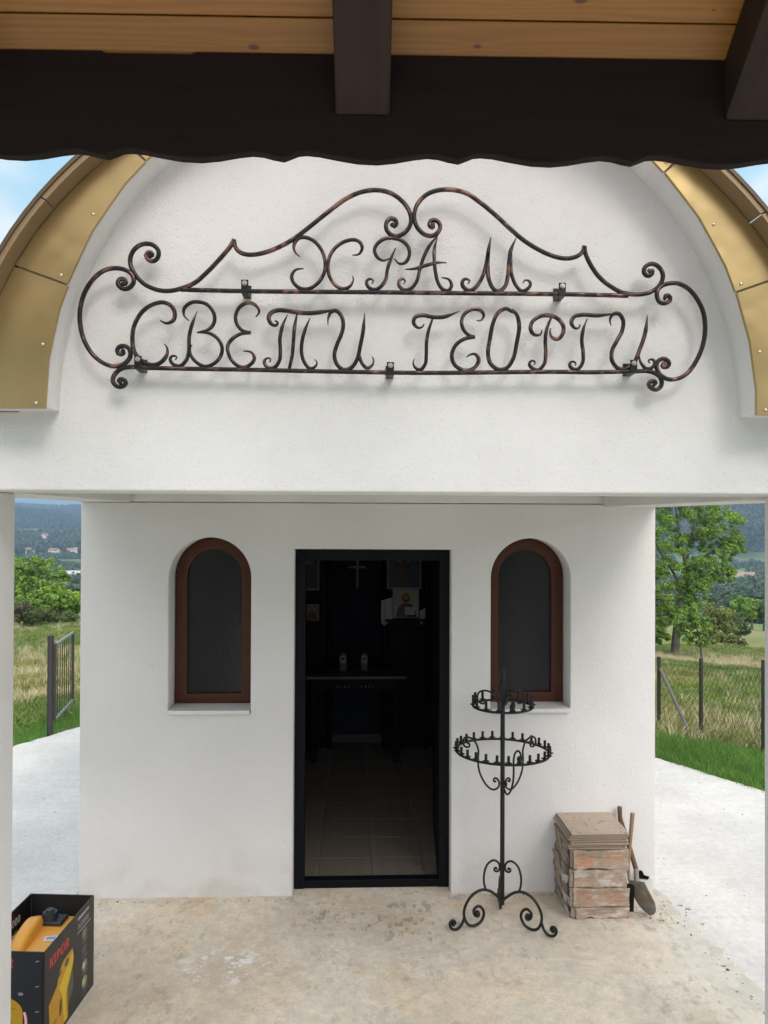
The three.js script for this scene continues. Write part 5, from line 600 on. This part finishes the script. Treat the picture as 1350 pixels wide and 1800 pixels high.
// far woods and hedges, one mass each
{
  const blob = crownGeo(900, Array.from({ length: 7 }, (_, i) => ({ p: V(Math.cos(i * 2.4) * 0.42 * (i ? 1 : 0), 0.55 + 0.33 * Math.sin(i * 1.7), Math.sin(i * 2.4) * 0.42 * (i ? 1 : 0)), r: 0.5, n: 16 })), 0.26, [[0.9, 0.9, 0.9], [1.1, 1.1, 1.1]], 0.9), R = rng(77), far = [], hedge = [];
  for (let k = 0; k < 52000; k++) { const side = k % 2 ? 1 : -1, d = Math.sqrt(lerp(1080 * 1080, 4300 * 4300, Math.pow(R(), 1.25))), kx = side < 0 ? lerp(-0.56, -0.24, R()) : lerp(0.24, 0.62, R()), x = kx * d, z = -d; if (fbm(x * 0.006, z * 0.006, 8, 4) > 0.57 || fbm(x * 0.01, z * 0.01, 28, 4) > 0.69) continue; const v = 0.7 + 0.6 * R(), br = smooth(0.42, 0.62, fbm(x * 0.003, z * 0.003, 60, 3)); const s = 7 + 7 * R(); far.push({ x, y: ground(x, z) - 1, z, a: R() * 6.3, s, sy: s * (0.8 + 0.4 * R()), c: [lerp(0.030, 0.070, br) * v, lerp(0.055, 0.105, br) * v, lerp(0.026, 0.032, br) * v] }); }
  scatter('hillside_forest', 'dark wooded slopes of the far hills', 'forest', blob, foliage, far);
  for (let k = 0; k < 16000; k++) { const side = k % 2 ? 1 : -1, d = lerp(95, 1100, Math.pow(R(), 1.3)), kx = side < 0 ? lerp(-0.56, -0.24, R()) : lerp(0.24, 0.62, R()), x = kx * d, z = -d; const l1 = Math.abs(fbm(x * 0.006, z * 0.012, 33, 2) - 0.5), l2 = fbm(x * 0.008, z * 0.016, 41, 3); if (!(l1 < 0.014 || l2 > 0.645) || d < 130) continue; const v = 0.7 + 0.6 * R(), s = (3 + 4.5 * R()) * (0.7 + 0.3 * smooth(150, 500, d)); hedge.push({ x, y: ground(x, z) - 0.5, z, a: R() * 6.3, s, sy: s * (0.7 + 0.5 * R()), c: [0.075 * v, 0.13 * v, 0.036 * v] }); }
  scatter('valley_woods', 'dark hedgerows and small woods on the valley floor', 'woods', blob, foliage, hedge);
}
// houses far away on the valley edge
{
  const roofM = [rgb(0.26, 0.15, 0.11), rgb(0.34, 0.23, 0.18), rgb(0.5, 0.5, 0.49)].map((c) => new THREE.MeshStandardMaterial({ color: c, roughness: 0.8 })), wallM = [0.72, 0.6].map((k) => new THREE.MeshStandardMaterial({ color: rgb(k, k * 0.97, k * 0.92), roughness: 0.9 })), win = new THREE.MeshStandardMaterial({ color: rgb(0.03, 0.035, 0.04), roughness: 0.3 });
  const house = (px, py, d, w, dp, h, rm, wm, turn, label, group) => { const p = at(px, py, d); const y = Math.max(p.y, ground(p.x, p.z) - 1); const t = thing('village_house', label, 'house', [p.x, y, p.z], turn, group);
    const gab = new THREE.Shape([[-dp / 2, -6], [dp / 2, -6], [dp / 2, h], [0, h + dp * 0.28], [-dp / 2, h]].map(([a, b]) => new THREE.Vector2(a, b))); mesh('wall', extrude(gab, w).translate(0, 0, -w / 2).rotateY(Math.PI / 2), wallM[wm], t);
    const ro = new THREE.Shape([[-dp / 2 - 0.5, h - 0.28], [0, h + dp * 0.28], [dp / 2 + 0.5, h - 0.28], [dp / 2 + 0.5, h + 0.1], [0, h + dp * 0.28 + 0.42], [-dp / 2 - 0.5, h + 0.1]].map(([a, b]) => new THREE.Vector2(a, b))); mesh('roof', extrude(ro, w + 0.8).translate(0, 0, -w / 2 - 0.4).rotateY(Math.PI / 2), roofM[rm], t);
    for (const x of [-0.28, 0.28]) mesh('window', box(w * x - 0.6, w * x + 0.6, h * 0.35, h * 0.35 + 1.4, dp / 2, dp / 2 + 0.06), win, t); };
  const G = 'village houses at the foot of the left hill';
  for (const [a, l] of [[[54, 974, 1080, 12, 9, 6, 0, 0, 0.2], 'white house at the left end of the far village'], [[65, 969, 1120, 10, 8, 6, 1, 0, -0.3], 'pale house just right of the leftmost house in the far village'], [[73, 966, 1150, 9, 8, 7, 0, 1, 0.5], 'tallest pale house in the middle of the far village'], [[83, 970, 1110, 14, 9, 5, 1, 0, 0.1], 'wide white house in the right half of the far village'], [[95, 975, 1070, 12, 9, 6, 0, 0, -0.2], 'white house at the right end of the main village cluster'], [[127, 974, 1080, 13, 9, 6, 1, 0, 0.3], 'white house standing apart to the right of the village'], [[136, 972, 1090, 9, 8, 5, 0, 1, -0.4], 'small pale house by the chapel corner, far away'], [[79, 946, 1420, 10, 8, 6, 0, 0, 0.0], 'lone pale house higher up on the left hill'], [[124, 1018, 620, 16, 8, 4, 2, 1, 0.1], 'low grey farm building in the valley on the left']]) house(...a, l, G);
  const H = 'farm buildings in the valley on the right';
  for (const [a, l] of [[[1224, 1035, 560, 9, 6, 3, 2, 0, 0.1], 'small white shed left in the right hand valley, behind the tall tree'], [[1237, 1036, 550, 8, 6, 3.4, 2, 0, -0.2], 'white barn right of the small shed, behind the tall tree'], [[1294, 1026, 620, 14, 9, 6, 1, 1, 0.2], 'house with a pinkish roof among trees on the right'], [[1312, 1024, 640, 12, 9, 6, 1, 1, -0.3], 'pale house right of the pinkish roofed house'], [[1290, 976, 1150, 22, 9, 4, 2, 0, 0.05], 'long white roofed building low on the right hill']]) house(...a, l, H);
}
// crumbs of plaster and stones on the floor
{
  const R = rng(55), it = []; const g = new THREE.IcosahedronGeometry(1, 0), p = g.attributes.position; for (let k = 0; k < p.count; k++) { const n = 0.7 + 0.6 * hash3(Math.round(p.getX(k) * 9), Math.round(p.getY(k) * 9), Math.round(p.getZ(k) * 9)); p.setXYZ(k, p.getX(k) * n, p.getY(k) * n * 0.5, p.getZ(k) * n); } g.computeVertexNormals();
  const add = (x, z, s, c) => it.push({ x, y: (x > -1.7 && x < 1.9 && z > -4.9 ? 0.0 : -0.012) + s * 0.2, z, a: R() * 6.3, s, c });
  const tone = () => { const q = R(); return q < 0.5 ? [0.45, 0.41, 0.34] : q < 0.8 ? [0.3, 0.27, 0.22] : [0.08, 0.07, 0.06]; };
  for (let k = 0; k < 320; k++) add(lerp(-1.6, 1.9, R()), lerp(-4.66, -3.2, R()), 0.0012 + 0.0035 * R() * R(), tone());
  for (let k = 0; k < 70; k++) add(lerp(-1.55, -0.4, R()), -4.66 + 0.03 * R(), 0.002 + 0.006 * R() * R(), tone()); for (let k = 0; k < 70; k++) add(lerp(0.6, 1.25, R()), -4.67 + 0.03 * R(), 0.002 + 0.005 * R() * R(), tone());
  for (let k = 0; k < 90; k++) add(1.62 + 0.2 * R(), lerp(-4.55, -4.3, R()), 0.002 + 0.006 * R() * R(), tone()); for (let k = 0; k < 60; k++) add(1.9 + 0.14 * (R() - 0.5), lerp(-4.6, -3.4, R()), 0.003 + 0.008 * R() * R(), tone());
  for (let k = 0; k < 40; k++) add((R() < 0.5 ? -0.38 : 0.62) + 0.09 * (R() - 0.5), -4.68 + 0.06 * R(), 0.003 + 0.009 * R(), [0.42, 0.40, 0.35]); for (let k = 0; k < 45; k++) { const x = R() < 0.5 ? lerp(-3.2, -1.8, R()) : lerp(2.0, 3.0, R()); add(x, lerp(-7.2, -4.6, R()), 0.003 + 0.004 * R(), [0.3, 0.28, 0.24]); }
  scatter('floor_crumbs', 'small crumbs of plaster and grit on the concrete floor', 'debris', g, new THREE.MeshStandardMaterial({ roughness: 0.95 }), it);
}
renderer.render(scene, camera);
